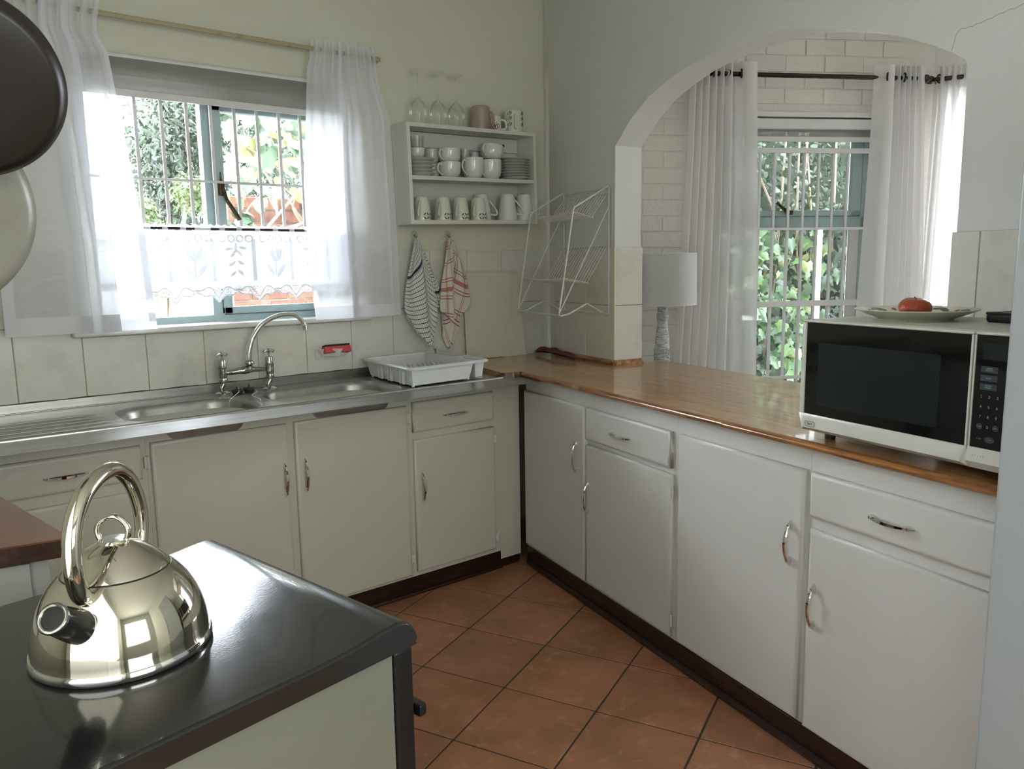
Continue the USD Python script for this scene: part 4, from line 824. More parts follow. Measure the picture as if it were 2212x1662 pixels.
lg = join(prism(sg.box(-.0125, -.0035, .0125, .0035).buffer(.0035).difference(sg.box(-.0125, -.0035, .0125, .0035).buffer(.0026)), .0005, upright(0)), (lambda q: (upright(0)(np.c_[q[0][:, 0]-q[0][:, 0].max()/2, q[0][:, 1]-.0029, q[0][:, 2]]), q[1]))(raw(meshkit.text_mesh('DEFY', .0058, .0005))))
obj('logo', moved(lg, (2.1635, mf-.0213, .9605)), 'print_black', dr, label='black outlined maker lettering')
obj('panel_dots', join(*[trimesh.creation.icosphere(1, .0016).apply_translation((2.606+.006*i, mf-.0175, .958+.006*j)) for i in range(5) for j in range(3)]), 'microwave_white', pn, label='raised grip dots')
PC = (2.292, -.185)
pl = thing('serving_plate', 'cream glazed plate with painted leaves around its rim, on the microwave', 'plate', FR, (PC[0], PC[1], mz1))
def pz(r): return np.interp(r, [0, .088, .096, .146], [.0045, .0045, .009, .0265])
obj('dish', lathe([(0, .001), (.080, .001), (.082, .0), (.088, .0), (.090, .003), (.112, .011), (.1455, .0245), (.1465, .0262), (.1455, .0272), (.128, .0215), (.098, .010), (.090, .0055), (0, .0050)], 64, (PC[0], PC[1], mz1)), 'plate_cream', pl, smooth=50)
def onplate(P):
    m_ = len(P); V = np.vstack([P, P.mean(0)]); r = np.linalg.norm(V, axis=1); return np.c_[V[:, 0]+PC[0], V[:, 1]+PC[1], mz1+np.interp(r, [.098, .128, .1455], [.0107, .0222, .0279])+.0002], np.array([(i, (i+1) % m_, m_) for i in range(m_)])
def blob(ang, r, L_, w, rot):
    a = np.linspace(0, 2*PI, 16, endpoint=False); x, y = L_/2*np.cos(a), w/2*np.sin(a); q = math.radians(rot)+ang; return np.c_[r*math.cos(ang)+x*math.cos(q)-y*math.sin(q), r*math.sin(ang)+x*math.sin(q)+y*math.cos(q)]
lv, be = [], []
for k in range(9):
    a = k*2*PI/9+.2; lv += [onplate(blob(a, .120, .036, .015, 60)), onplate(blob(a+.16, .126, .026, .010, 110))]; be.append(onplate(blob(a+.36, .119, .015, .012, 20)))
obj('painted_leaves', join(*lv), 'print_green', pl); obj('painted_berries', join(*be), 'print_red', pl)
def fruit(x, y, label, deg):
    z0 = mz1+.0055; t = thing('tangerine', label, 'fruit', FR, (x, y, z0), group=None, turn=deg)
    a = np.linspace(-PI/2, PI/2, 26); pr_ = [(max(0, .0385*math.cos(q)**.92), .0255+.0255*math.sin(q)*(1.-.10*math.exp(-((q-1.5)/.25)**2)-.06*math.exp(-((q+1.5)/.3)**2))) for q in a]; pr_[0] = (0, pr_[0][1]); pr_[-1] = (0, pr_[-1][1])
    V, f = lathe(pr_, 40); n_ = meshkit.noise(V*55, 4)-.5; V = V*(1+n_[:, None]*.035); V[:, 2] -= V[:, 2].min()
    obj('skin', (V, f), 'tangerine_skin', t, local=True, smooth=60); top = V[:, 2].max()
    obj('stalk', join(lathe([(0, .006), (.0016, .005), (.002, 0), (0, 0)], 8, (0, 0, top-.003)), lathe([(0, .0015), (.005, .001), (.006, -.0008), (0, -.001)], 10, (0, 0, top-.0022))), 'stem_green', t, local=True)
fruit(2.266, -.155, 'red tangerine on the plate, further one, partly behind the other', 20); fruit(2.318, -.222, 'red tangerine on the plate, nearer one, with a short stalk', 70)
tr = thing('baking_tray', 'black flat tray lying behind the plate on the microwave', 'tray', FR, (2.58, -.10, mz1)); obj('pan', join(box(2.46, 2.74, -.16, -.02, mz1, mz1+.022, .006)), 'stove_black', tr); obj('rim', tube([(2.462, -.158, mz1+.022), (2.738, -.158, mz1+.022), (2.738, -.022, mz1+.022), (2.462, -.022, mz1+.022)], .003, 8, closed=True), 'stove_black', tr)

# ---------------------------------------------------------------- fridge
fr = thing('refrigerator', 'tall white refrigerator at the near end of the counter', 'refrigerator', FR, (3.12, -.35, 0))
obj('body', box(2.815, 3.42, -.60, -.0, .03, 1.78, .01), 'fridge_white', fr); obj('door', box(2.812, 3.422, -.655, -.604, .06, 1.78, .008), 'fridge_white', fr)
obj('foot', box(2.83, 3.40, -.58, -.02, 0, .03), 'rubber', fr); obj('handle', tube(bez([(3.37, -.655, .9), (3.37, -.69, .95), (3.37, -.69, 1.25), (3.37, -.655, 1.3)], 5), .01, 10), 'fridge_white', fr)

# ---------------------------------------------------------------- stove, kettle, left worktop, hanging pans
sv = thing('stove', 'black enamelled stove with a white side panel, in front of the camera', 'stove', FS, (-.3, .26, 0))
prof = [(-.60, .868), (-.60, .900), (-.16, .900), (-.10, .9025), (-.055, .908), (-.030, .910), (-.014, .907), (-.004, .899), (.0025, .889), (.0045, .880), (.0015, .873), (.004, .868)]
def sheet(y0, y1):
    V = np.array([(x, y, z) for y in (y0, y0+.004, y1-.004, y1) for x, z in prof]); n = len(prof); V[:n, 2] -= np.where(V[:n, 2] > .875, .004, 0); V[-n:, 2] -= np.where(V[-n:, 2] > .875, .004, 0)
    f = [(r*n+i, r*n+(i+1) % n, (r+1)*n+(i+1) % n, (r+1)*n+i) for r in range(3) for i in range(n)]
    cap = trimesh.creation.extrude_polygon(sg.Polygon(V[:n, [0, 2]]), .0004, engine='earcut'); cv, cf = raw(cap)
    return join((V, np.array(f)), (np.c_[cv[:, 0], y0+cv[:, 2], cv[:, 1]], cf), (np.c_[cv[:, 0], y1-cv[:, 2], cv[:, 1]], cf))
obj('cooktop', sheet(-.004, .522), 'enamel_black', sv, smooth=40)
obj('body', box(-.60, -.004, .006, .515, .03, .867, .004), 'stove_black', sv); obj('side_panel', hull([(x, y, z) for y, i in ((.0058, 0), (.003, .002)) for x in (-.56+i, -.0345-i) for z in (.10+i, .8655-i)]), 'stove_white', sv, label='white enamelled side panel')
obj('corner_post', box(-.034, .0, .0, .52, .02, .867, .006), 'stove_black', sv); obj('side_rim', box(-.60, .0005, .0, .012, .845 if False else .866, .872, .002), 'stove_black', sv)
obj('panel_screw', moved(lathe([(0, .0012), (.003, .0008), (.0035, 0)], 12), (-.155, .003, .735), rx=90), 'print_black', sv)
obj('oven_door', box(.0005, .010, .03, .49, .15, .80, .004), 'enamel_black', sv)
obj('towel_rail', join(box(.022, .036, .015, .47, .738, .757, .003), box(.004, .030, .04, .06, .740, .755, .002), box(.004, .030, .42, .44, .740, .755, .002)), 'stove_black', sv, label='black bar handle along the oven door')

KC = np.array([-2.534, -2.052, .9]); KP = math.radians(229)
kt = thing('kettle', 'polished stainless steel whistling kettle on the stove', 'kettle', FL, tuple(KC))
kd = np.array([math.cos(KP), math.sin(KP), 0])
def kp(r, h): return kd*r+np.array([0, 0, h])
obj('body', lathe([(0, .001), (.104, .001), (.1065, .004), (.1075, .009), (.1075, .0135), (.1062, .017), (.1064, .022), (.1045, .038), (.1005, .055), (.0945, .071), (.0865, .086), (.077, .0985), (.0665, .109), (.0655, .1092)], 96, (0, 0, 0)), 'kettle_steel', kt, local=True, smooth=40)
obj('base_rim', lathe([(.104, .0), (.1085, .001), (.1105, .005), (.1105, .010), (.1085, .0135), (.107, .0135)], 96), 'chrome', kt, local=True, smooth=60)
ld = obj('lid', lathe([(.0635, .1085), (.0645, .1105), (.0625, .1135), (.056, .1205), (.045, .1305), (.034, .1385), (.024, .1435), (.0195, .1455), (.0185, .148), (.0175, .1492), (0, .1496)], 80), 'kettle_steel', kt, local=True, smooth=40)
obj('lid_seam', lathe([(.0642, .1082), (.0652, .1092), (.0652, .1102), (.0642, .1108)], 80), 'kettle_dark', kt, local=True)
pd = np.array([-kd[1], kd[0], 0]); obj('lid_ring', tube([pd*.0205*math.cos(a)+np.array([0, 0, .159+.0195*math.sin(a)]) for a in np.linspace(-1.05, PI+1.05, 30)], .0040, 12), 'kettle_steel', ld, local=True, smooth=60)
hp = bez([kp(.0715, .098), kp(.0835, .112), kp(.0905, .150), kp(.083, .190), kp(.058, .222), kp(.020, .237), kp(-.018, .236), kp(-.050, .214), kp(-.069, .178), kp(-.072, .142), kp(-.063, .112)], 7)
obj('handle', tube(hp, np.interp(np.linspace(0, 1, len(hp)), [0, .06, .3, .8, 1], [.0095, .0115, .0112, .0100, .0085]), 20), 'kettle_steel', kt, local=True, smooth=70)
sp_ = bez([kp(.074, .062), kp(.095, .074), kp(.118, .090), kp(.136, .103)], 6); obj('spout', tube(sp_, np.linspace(.0225, .0165, len(sp_)), 26), 'kettle_dark', kt, local=True, smooth=60)
w = kp(.136, .103)-kp(.118, .090); w /= np.linalg.norm(w); e1 = np.cross(w, (0, 0, 1)); e1 /= np.linalg.norm(e1); e2 = np.cross(e1, w)
obj('spout_whistle', join(tube([kp(.136, .103)+.0155*(math.cos(a)*e1+math.sin(a)*e2) for a in np.linspace(0, 2*PI, 28, endpoint=False)], .0032, 8, closed=True), tube([kp(.134, .1015)-w*.004, kp(.134, .1015)+w*.001], [.0155, .0155], 20)), 'chrome_old', kt, local=True, smooth=60)

lt = thing('worktop', 'brown wooden worktop end with a dark rough edge, left of the kettle', 'worktop', FL, (-2.85, -1.0, .885))
A_, B_, C_, D_ = (-2.513, -1.585), (-2.70, -.445), (-3.18, -.445), (-3.18, -1.462)
top = sg.Polygon([A_, B_, C_, D_]).buffer(-.012).buffer(.012)
obj('board', prism(top, .003, lambda v: np.c_[v[:, 0], v[:, 1], .917+v[:, 2]]), 'worktop_brown', lt, smooth=False); obj('edge', prism(top.buffer(.0012), .031, lambda v: np.c_[v[:, 0], v[:, 1], .886+v[:, 2]]), 'worktop_edge', lt, smooth=False)
lc = thing('worktop_cabinet', 'white painted cabinet under the brown worktop, left of the kettle', 'cabinet', FL, (-2.9, -1.0, 0))
obj('body', prism(sg.Polygon([(-2.547, -1.555), (-2.72, -.455), (-3.16, -.455), (-3.16, -1.44)]), .884, lambda v: np.c_[v[:, 0], v[:, 1], v[:, 2]+.001]), 'cabinet_white', lt if False else lc, smooth=False)
obj('end_board', prism(sg.Polygon([(-2.578, -1.552), (-2.578, -1.562), (-3.15, -1.448), (-3.15, -1.438)]), .86, lambda v: np.c_[v[:, 0], v[:, 1], v[:, 2]+.02]), 'cabinet_white', lc, smooth=False)

def hanging(name, label, c, r, mat, cat):
    c = np.array(c); t = thing(name, label, cat, FL, tuple(c)); d = CAM-c; d[2] -= .25; d /= np.linalg.norm(d)
    e1 = np.cross((0, 0, 1), d); e1 /= np.linalg.norm(e1); e2 = np.cross(d, e1)
    B = np.array([e1, e2, d])
    pr_ = [(0, .0), (r*.55, .0005), (r*.86, .0), (r*.93, -.004), (r, -.016), (r*1.0, -.030), (r*1.003, -.034), (r*.975, -.034), (r*.97, -.018), (0, -.012)]
    V, f = lathe(pr_, 96); obj('pan', (V@B, f[:, ::-1]), mat, t, local=True, smooth=50)
    hd = bez([(0, r*.97, -.026), (0, r*1.25, -.035), (0, r*1.6, -.030), (0, r*1.9, -.028)], 5); q = tube(hd, np.interp(np.linspace(0, 1, len(hd)), [0, .3, 1], [.008, .007, .010]), 10)
    obj('handle', (q[0]@B, q[1]), 'stove_black', t, local=True)
    ring = np.array([(0, r*1.9+.012+.012*math.sin(a), -.028+.012*math.cos(a)) for a in np.linspace(0, 2*PI, 20, endpoint=False)]); q = tube(ring, .0022, 6, closed=True); obj('hanging_ring', (q[0]@B, q[1]), 'chrome_old', t, local=True)
    return c+np.array([0, r*1.9+.024, -.028])@B
tops = [hanging('frying_pan', 'dark brown round pan hanging at the upper corner by the curtain', (-2.627, -1.892, 1.625), .1195, 'pan_brown', 'pan'), hanging('saucepan_lid', 'pale pan lid hanging behind the dark brown pan', (-2.694, -1.738, 1.478), .1585, 'lid_pale', 'pan lid')]
pk = thing('pot_rail', 'metal rail hung from the ceiling above the stove', 'rail', FL, (-2.66, -1.9, 2.05)); d_ = tops[1]-tops[0]; d_[2] = 0; d_ /= np.linalg.norm(d_); zr_ = 2.06
r0, r1 = np.r_[(tops[0]-d_*.25)[:2], zr_], np.r_[(tops[1]+d_*.25)[:2], zr_]
obj('rod', tube([r0, r1], .008, 10), 'rod_bronze', pk)
for q in (r0+(r1-r0)*.08, r0+(r1-r0)*.92): obj('hanger', tube([q, np.r_[q[:2], 2.752]], .004, 8), 'rod_bronze', pk)
for q in tops: obj('hook', tube(bez([np.r_[q[:2], zr_+.010], np.r_[q[:2]+.012*np.array([d_[1], -d_[0]]), zr_+.004], np.r_[q[:2], zr_-.02], q+np.array([0, 0, .01]), q+np.array([.006, .0, -.004])], 4), .003, 8), 'rod_bronze', pk)

# ---------------------------------------------------------------- curtains, blinds, rods
def smoothpath(P, n):
    q = bez(np.c_[np.array(P, float), np.zeros(len(P))], 8)[:, :2]; d = np.r_[0, np.cumsum(np.linalg.norm(np.diff(q, axis=0), axis=1))]; s = np.linspace(0, d[-1], n); return np.c_[np.interp(s, d, q[:, 0]), np.interp(s, d, q[:, 1])]
def curtain(parent, name, mat, edgeL, edgeR, y0, path, ztop, zbot, n=(120, 60), ripple=(9, .006), header=.0, sway=0., scale=1.0, dy=0., yt=None, pinch=0.):
    """edgeL/edgeR: x over z (lists of (z, x)); path: folds as (share of the width, depth)"""
    PP = smoothpath(path, n[0]); eL = np.array(sorted(edgeL)); eR = np.array(sorted(edgeR))
    def fn(u, v):
        z = ztop+(zbot-ztop)*v; k = u*(n[0]-1); i = min(int(k), n[0]-2); t = k-i; fx, fy = PP[i]*(1-t)+PP[i+1]*t
        xl, xr = np.interp(z, eL[:, 0], eL[:, 1]), np.interp(z, eR[:, 0], eR[:, 1])
        h = math.exp(-max(0, (ztop-z-header))/.20) if header else 0.
        depth = fy*scale*(.35+.65*min(1, v*1.6)) if header else fy*scale
        rp = math.sin(u*ripple[0]*2*PI)*ripple[1]*(h if header else 1)
        zz = z + (.006*math.sin(u*ripple[0]*4*PI+1)*(1 if v < .02 else 0) if header else 0)
        return (xl+(xr-xl)*fx + rp*.5, y0+depth+rp+dy+sway*math.sin(3*v+5*u), zz)
    q, uv = grid(fn, *n); obj(name, q, mat, parent, smooth=True); return q
ZR = 2.287; YR_ = .045
rod = thing('curtain_rod', 'cream painted curtain rod above the sink window', 'curtain rod', FL, (-1.6, YR_, ZR))
obj('pole', box(-2.75, -.90, YR_-.006, YR_+.004, ZR-.009, ZR+.008, .003), 'rod_cream', rod)
for x in (-2.62, -.915): obj('bracket', box(x-.01, x+.01, YR_+.004, YW, ZR-.012, ZR+.012, .002), 'rod_cream', rod)
eL = [(1.16, -2.405), (1.6, -2.40), (2.0, -2.385), (2.34, -2.37)]; eR = [(1.17, -1.915), (1.2, -1.917), (1.533, -1.931), (1.70, -1.952), (1.926, -1.978), (2.152, -2.004), (2.209, -2.034), (2.26, -2.030), (2.328, -2.014)]
pathL = [(0, .0), (.10, -.006), (.22, -.004), (.40, -.006), (.50, -.016), (.545, -.030), (.525, -.014), (.48, -.004), (.53, -.008), (.62, -.020), (.70, -.032), (.735, -.030), (.70, -.012), (.62, .002), (.66, .004), (.80, -.004), (.93, -.002), (1.0, .0)]
cl = thing('curtain', 'white voile curtain gathered beside the sink window, partly behind the brown pan', 'curtain', FL, (-2.2, .04, 1.2))
curtain(cl, 'cloth', 'voile', eL, eR, .034, pathL, 2.335, 1.172, (170, 70), (13, .010), .08); curtain(cl, 'hem', 'voile_hem', eL, eR, .032, pathL, 1.232, 1.170, (170, 6), (13, .0))
curtain(cl, 'side_hem', 'voile_hem', eL, [(z, x+.035) for z, x in eL], .0325, [(0, 0), (1, -.002)], 2.2, 1.20, (6, 40), (1, 0)); curtain(cl, 'side_hem', 'voile_hem', [(z, x-.026) for z, x in eR], eR, .036, [(0, 0), (1, .002)], 2.2, 1.20, (6, 40), (1, 0))
eL = [(1.17, -1.268), (1.348, -1.288), (1.732, -1.292), (2.014, -1.266), (2.199, -1.251), (2.24, -1.238), (2.32, -1.228)]; eR = [(1.165, -.84), (1.6, -.845), (2.036, -.862), (2.15, -.90), (2.206, -.915), (2.33, -.926)]
pathR = [(0, .0), (.12, -.014), (.28, -.020), (.40, -.006), (.46, .004), (.43, .012), (.40, .006), (.47, -.010), (.62, -.026), (.80, -.026), (.90, -.010), (.88, .004), (.92, .008), (1.0, .012)]
cr = thing('curtain', 'white voile curtain hanging between the sink window and the wall shelf', 'curtain', FL, (-1.07, .04, 1.2))
curtain(cr, 'cloth', 'voile', eL, eR, .036, pathR, 2.325, 1.170, (150, 70), (10, .010), .08); curtain(cr, 'hem', 'voile_hem', eL, eR, .034, pathR, 1.222, 1.168, (150, 6), (10, .0))
rb = thing('roller_blind', 'grey roller blind rolled most of the way up above the sink', 'blind', FL, (-1.6, .09, 2.16))
obj('tube', tube([(-2.12, .098, 2.160), (-1.12, .098, 2.166)], .0125, 14), 'blind_white', rb); obj('fabric', box(-2.105, -1.135, .0865, .0872, 2.04, 2.158), 'blind_mesh', rb); obj('bottom_bar', box(-2.105, -1.135, .082, .092, 2.0215, 2.0475, .003), 'blind_white', rb)
for x in (-2.128, -1.112): obj('bracket', box(x-.006, x+.006, .082, YW, 2.14, 2.185, .002), 'blind_white', rb)
ch = [(-1.105+.004*math.sin(z*9), .084, z) for z in np.linspace(2.15, 1.55, 110)]; obj('bead_chain', join(*[trimesh.creation.icosphere(0, .0024).apply_translation(c) for c in ch]), 'blind_white', rb, label='white bead chain')
# lace cafe curtain on a dark rod
ZL, YLc = 1.548, .100
lr = thing('cafe_rod', 'thin black rod carrying the lace curtain across the sink window', 'curtain rod', FL, (-1.5, YLc, ZL)); obj('pole', tube([(-2.0, YLc, ZL+.001), (-1.04, YLc, ZL-.001)], .0048, 10), 'rod_black', lr)
for x in (-1.99, -1.05): obj('end_hook', box(x-.006, x+.006, YLc, YW+.004, ZL-.007, ZL+.007, .002), 'blind_white', lr)
lc_ = thing('lace_curtain', 'white lace cafe curtain with tulips and a scalloped hem', 'curtain', FL, (-1.5, YLc, 1.26))
def lw(x): return YLc+.003+.006*math.sin(x*31)+.004*math.sin(x*57+1)
PER = .166; X0L = -1.985
def scal(x):
    t = ((x-X0L) % PER)/PER; return 1.262+.030*abs(math.sin(PI*t))**.8-.010*math.cos(2*PI*t*3)*.5
def lace_sheet(xa, xb, zt, zb, dy=0., nx=180, nz=16):
    return grid(lambda u, v: ((x := xa+(xb-xa)*u), lw(x)+dy, zt(x)+(zb(x)-zt(x))*v), nx, nz)[0]
xa, xb = -1.985, -1.055
obj('net', lace_sheet(xa, xb, lambda x: ZL-.006, lambda x: 1.345), 'lace_net', lc_, smooth=True)
obj('hem_band', lace_sheet(xa, xb, lambda x: 1.347, lambda x: 1.318-.012*abs(math.sin(PI*((x-X0L) % PER)/PER)), -.0008), 'lace_solid', lc_, smooth=True)
obj('scallop', lace_sheet(xa, xb, lambda x: 1.320, scal, 0, 260, 10), 'lace_open', lc_, smooth=True)
obj('scallop_edge', tube([(x, lw(x)-.0008, scal(x)) for x in np.linspace(xa, xb, 260)], .0030, 6), 'lace_solid', lc_)
obj('scallop_scroll', join(tube([(x, lw(x)-.001, 1.322-(1.322-scal(x))*(.40+.30*math.cos(2*PI*((x-X0L) % PER)/PER*2))) for x in np.linspace(xa, xb, 240)], .0022, 6), *[tube([(c+.020*math.cos(a)*(1-.10*a), lw(c)-.001, 1.297+.013*math.sin(a)*(1-.10*a)) for a in np.linspace(0, 7, 24)], .0016, 5) for c in np.arange(X0L+PER/2, xb, PER)]), 'lace_solid', lc_)
segs = [-1.985, -1.905, -1.842, -1.775, -1.70, -1.625, -1.555, -1.478, -1.402, -1.33, -1.262, -1.19, -1.12, -1.058]
for x in segs: obj('rod_loop', grid(lambda u, v: (x+(u-.5)*(.022 if x != -1.70 else .062), YLc-.0055*math.sin(PI*v)-.001, ZL+.012-.024*v), 5, 7)[0], 'lace_solid', lc_, smooth=True)
obj('heading', lace_sheet(xa, xb, lambda x: ZL+.016+.003*math.sin(x*210), lambda x: ZL+.006, 0, 220, 4), 'lace_solid', lc_, smooth=True)
def flat(poly, c, dy=-.0015): q = prism(poly, .0006, lambda v: np.c_[v[:, 0]+c[0], np.array([lw(a) for a in v[:, 0]+c[0]])+dy-v[:, 2], v[:, 1]+c[1]]); return q
tul = sg.Polygon([(-.024, .018), (-.030, .054), (-.018, .040), (-.009, .058), (0, .040), (.009, .058), (.018, .040), (.030, .054), (.026, .014), (.012, -.008), (-.010, -.008)])
leafL = sg.Polygon([(-.004, -.075), (-.030, -.050), (-.046, -.014), (-.022, -.026), (-.005, -.052)]); leafR = affinity.scale(leafL, -1, 1, origin=(0, 0)); stemp = sg.box(-.0025, -.08, .0025, -.006)
for k, c in enumerate([-1.902+PER*i for i in range(6)]):
    if k % 2: obj('tulip', join(*[flat(p, (c, 1.425)) for p in (tul, leafL, leafR, stemp)]), 'lace_solid', lc_, smooth=False)
    else: obj('leaf_spray', join(*[flat(affinity.translate(affinity.rotate(affinity.scale(sg.Point(0, 0).buffer(.011), 1.5, .55), r, origin=(0, 0)), dx, dz), (c, 1.42)) for dx, dz, r in ((-.016, -.05, 40), (.016, -.045, -40), (-.02, -.01, 30), (.018, -.005, -30), (-.012, .03, 50), (.014, .034, -45), (0, .055, 90), (-.03, .05, 10), (.03, .055, -10))]), 'lace_solid', lc_, smooth=False)
    obj('border_stripe', join(flat(sg.box(-.007, -.085, .007, .085), (c+PER/2-.012, 1.425)), *[flat(affinity.translate(sg.Point(0, 0).buffer(.016).difference(sg.Point(0, 0).buffer(.010)), d_, .0), (c, 1.512)) for d_ in (-.055, -.018, .018, .055)]), 'lace_solid', lc_, smooth=False)

# nook: rods, curtains with eyelets, blind, lamp
nr = thing('curtain_rod', 'dark bronze curtain rod above the nook window', 'curtain rod', FN, (0, -.09, 2.38)); obj('pole', tube([(-1.25, -.09, 2.384), (.715, -.09, 2.378)], .0125, 14), 'rod_bronze', nr)
obj('finial', trimesh.creation.icosphere(3, .024).apply_translation((.745, -.09, 2.377)), 'rod_bronze', nr)
for x in (-1.2, .66): obj('bracket', join(tube([(x, -.09, 2.381), (x, 0, 2.381)], .007, 8), moved(lathe([(0, .006), (.022, .006), (.024, 0)], 18), (x, 0, 2.381), rx=90)), 'rod_bronze', nr)
def eyelet(parent, x, y, z, yaw): q = tube([(.021*math.cos(a), 0, .021*math.sin(a)) for a in np.linspace(0, 2*PI, 24, endpoint=False)], .0048, 8, closed=True); obj('eyelet', moved(q, (x, y, z), rz=yaw), 'rod_bronze', parent)
def pleats(n, amp, flat_end=0.):
    P = [(0, 0.)]
    for k in range(n): c = (k+.5)/n; P += [(c-.30/n, -amp*.9), (c-.05/n, -amp*.2), (c+.08/n, amp*.5), (c+.30/n, amp*.8), (c+.42/n, .1*amp)]
    return P+[(1, -amp*.3)]
nc = thing('curtain', 'long sheer white curtain beside the nook window, behind the lamp', 'curtain', FN, (-.45, -.09, .3))
eL = [(.3, -.73), (.8, -.70), (1.5, -.66), (2.0, -.64), (2.43, -.63)]; eR = [(.3, -.205), (.75, -.212), (1.8, -.238), (2.443, -.262)]
PL = [(0, .0), (.06, -.03), (.10, .01), (.16, -.028), (.20, .012), (.26, -.026), (.31, .014), (.37, -.028), (.42, .014), (.48, -.026), (.53, .014), (.60, -.028), (.66, .018), (.72, .022), (.80, -.018), (.90, -.022), (1.0, -.014)]
curtain(nc, 'cloth', 'voile_nook', eL, eR, -.095, PL, 2.44, .30, (150, 40), (3, .002)); curtain(nc, 'heading', 'voile_nook_hem', eL, eR, -.0965, PL, 2.442, 2.318, (150, 8), (3, .002))
for x, yw in ((-.345, 70), (-.42, 110), (-.50, 70)): eyelet(nc, x, -.098, 2.383, yw)
nc = thing('curtain', 'sheer white pleated curtain across the nook window, ending at the rod finial', 'curtain', FN, (.57, -.09, .3))
eL = [(.3, .362), (1.14, .394), (2.026, .423), (2.431, .428)]; eR = [(.3, .82), (1.17, .80), (1.8, .765), (2.45, .727)]
PL = [(0, .0), (.10, -.010), (.24, -.024), (.36, -.02), (.42, .012), (.48, -.022), (.53, .014), (.585, -.024), (.63, .014), (.685, -.024), (.73, .014), (.785, -.024), (.83, .014), (.90, -.02), (1.0, -.006)]
curtain(nc, 'cloth', 'voile_nook', eL, eR, -.095, PL, 2.44, .30, (150, 40), (3, .002)); curtain(nc, 'heading', 'voile_nook_hem', eL, eR, -.0965, PL, 2.442, 2.318, (150, 8), (3, .002))
for x, yw in ((.500, 50), (.60, 70)): eyelet(nc, x, -.112, 2.378, yw)
F3 = Fr(FN.w((.86, 0, 0)), -65.0)
nr = thing('curtain_rod', 'short dark rod end with a ball finial by the arch edge', 'curtain rod', F3, (.2, -.10, 2.376)); obj('pole', tube([(.0, -.10, 2.376), (1.6, -.10, 2.376)], .0125, 14), 'rod_bronze', nr); obj('finial', trimesh.creation.icosphere(3, .023).apply_translation((-.02, -.10, 2.376)), 'rod_bronze', nr)
for x in (.012, 1.5): obj('bracket', join(tube([(x, -.10, 2.376), (x, 0, 2.376)], .007, 8)), 'rod_bronze', nr)
nc = thing('curtain', 'sheer white curtain at the far edge of the arch, brightly lit', 'curtain', F3, (.3, -.1, .3))
PL = pleats(9, .026); curtain(nc, 'cloth', 'voile_nook', [(.3, -.01), (1.2, .0), (2.44, .025)], [(.3, .60), (2.44, .56)], -.10, PL, 2.44, .30, (170, 40), (3, .002)); curtain(nc, 'heading', 'voile_nook_hem', [(2.3, .025), (2.44, .025)], [(2.3, .56), (2.44, .56)], -.1015, PL, 2.442, 2.318, (170, 8), (3, .002)); eyelet(nc, .024, -.112, 2.376, 60)
nb = thing('roller_blind', 'pale roller blind rolled up at the top of the nook window', 'blind', FN, (.07, -.03, 2.17))
obj('cassette', join(box(-.44, .52, -.050, -.004, 2.108, 2.165, .008), box(-.45, .53, -.058, .0, 2.172, 2.200, .004)), 'blind_white', nb); obj('fabric', box(-.42, .505, -.030, -.029, 2.06, 2.112), 'blind_mesh', nb); obj('bottom_bar', box(-.42, .505, -.036, -.024, 2.042, 2.070, .004), 'blind_white', nb)
obj('bead_chain', join(*[trimesh.creation.icosphere(0, .003).apply_translation((-.252, -.035, z)) for z in np.linspace(2.1, 1.45, 90)]), 'rod_bronze', nb)
LX, LY = .450, -.4243
tb = thing('side_table', 'low side table carrying the lamp behind the counter', 'table', FL, (LX, LY, 0)); obj('tabletop', lathe([(0, .76), (.24, .76), (.25, .77), (.25, .785), (.24, .79), (0, .79)], 40, (LX, LY, 0)), 'shelf_white', tb)
obj('leg', lathe([(.0, 0), (.16, 0), (.15, .03), (.03, .06), (.03, .76), (0, .76)], 24, (LX, LY, 0)), 'shelf_white', tb)
lp = thing('table_lamp', 'table lamp with a whitewashed turned wooden base and a grey cloth drum shade', 'lamp', FL, (LX, LY, .79))
obj('base', lathe([(0, .79), (.055, .79), (.056, .805), (.048, .815), (.034, .825), (.036, .85), (.0385, .872), (.040, .90), (.0375, .925), (.0355, .935), (.0375, .95), (.0365, .99), (.033, 1.02), (.0285, 1.05), (.0255, 1.085), (.0265, 1.096), (.0295, 1.100), (.0305, 1.108), (.0285, 1.113), (.0300, 1.118), (.0300, 1.126), (.0265, 1.131), (.0245, 1.15), (.027, 1.175), (.020, 1.19), (0, 1.19)], 40, (LX, LY, 0)), 'lamp_wood', lp, smooth=40)
acn = []
for k in range(10):
    a = k*2*PI/10
    for (z0, hh, ww, off) in ((.870, .050, .0095, .0), (.905, .034, .007, PI/10)):
        P = [(ww*math.cos(b)*(1-.35*math.sin(b)), hh*.5+hh*.5*math.sin(b)) for b in np.linspace(0, 2*PI, 18, endpoint=False)]; acn.append(tube([((.0405)*math.cos(a+off+x/.04)+LX, .0405*math.sin(a+off+x/.04)+LY, z0+z) for x, z in P], .0022, 6, closed=True))
obj('carved_leaves', join(*acn), 'lamp_wood', lp)
sh_ = obj('shade', lathe([(.172, 1.172), (.1735, 1.172), (.1685, 1.434), (.167, 1.434)] + [(.171, 1.174)], 64, (LX, LY, 0)), 'shade_cloth', lp, smooth=40); obj('shade_ring', join(*[tube([(LX+r*math.cos(a), LY+r*math.sin(a), z) for a in np.linspace(0, 2*PI, 64, endpoint=False)], .0018, 6, closed=True) for r, z in ((.1728, 1.173), (.168, 1.433))], *[tube([(LX, LY, 1.20), (LX+.168*math.cos(a), LY+.168*math.sin(a), 1.20)], .0015, 6) for a in (0, 2.09, 4.19)]), 'white_metal', sh_)

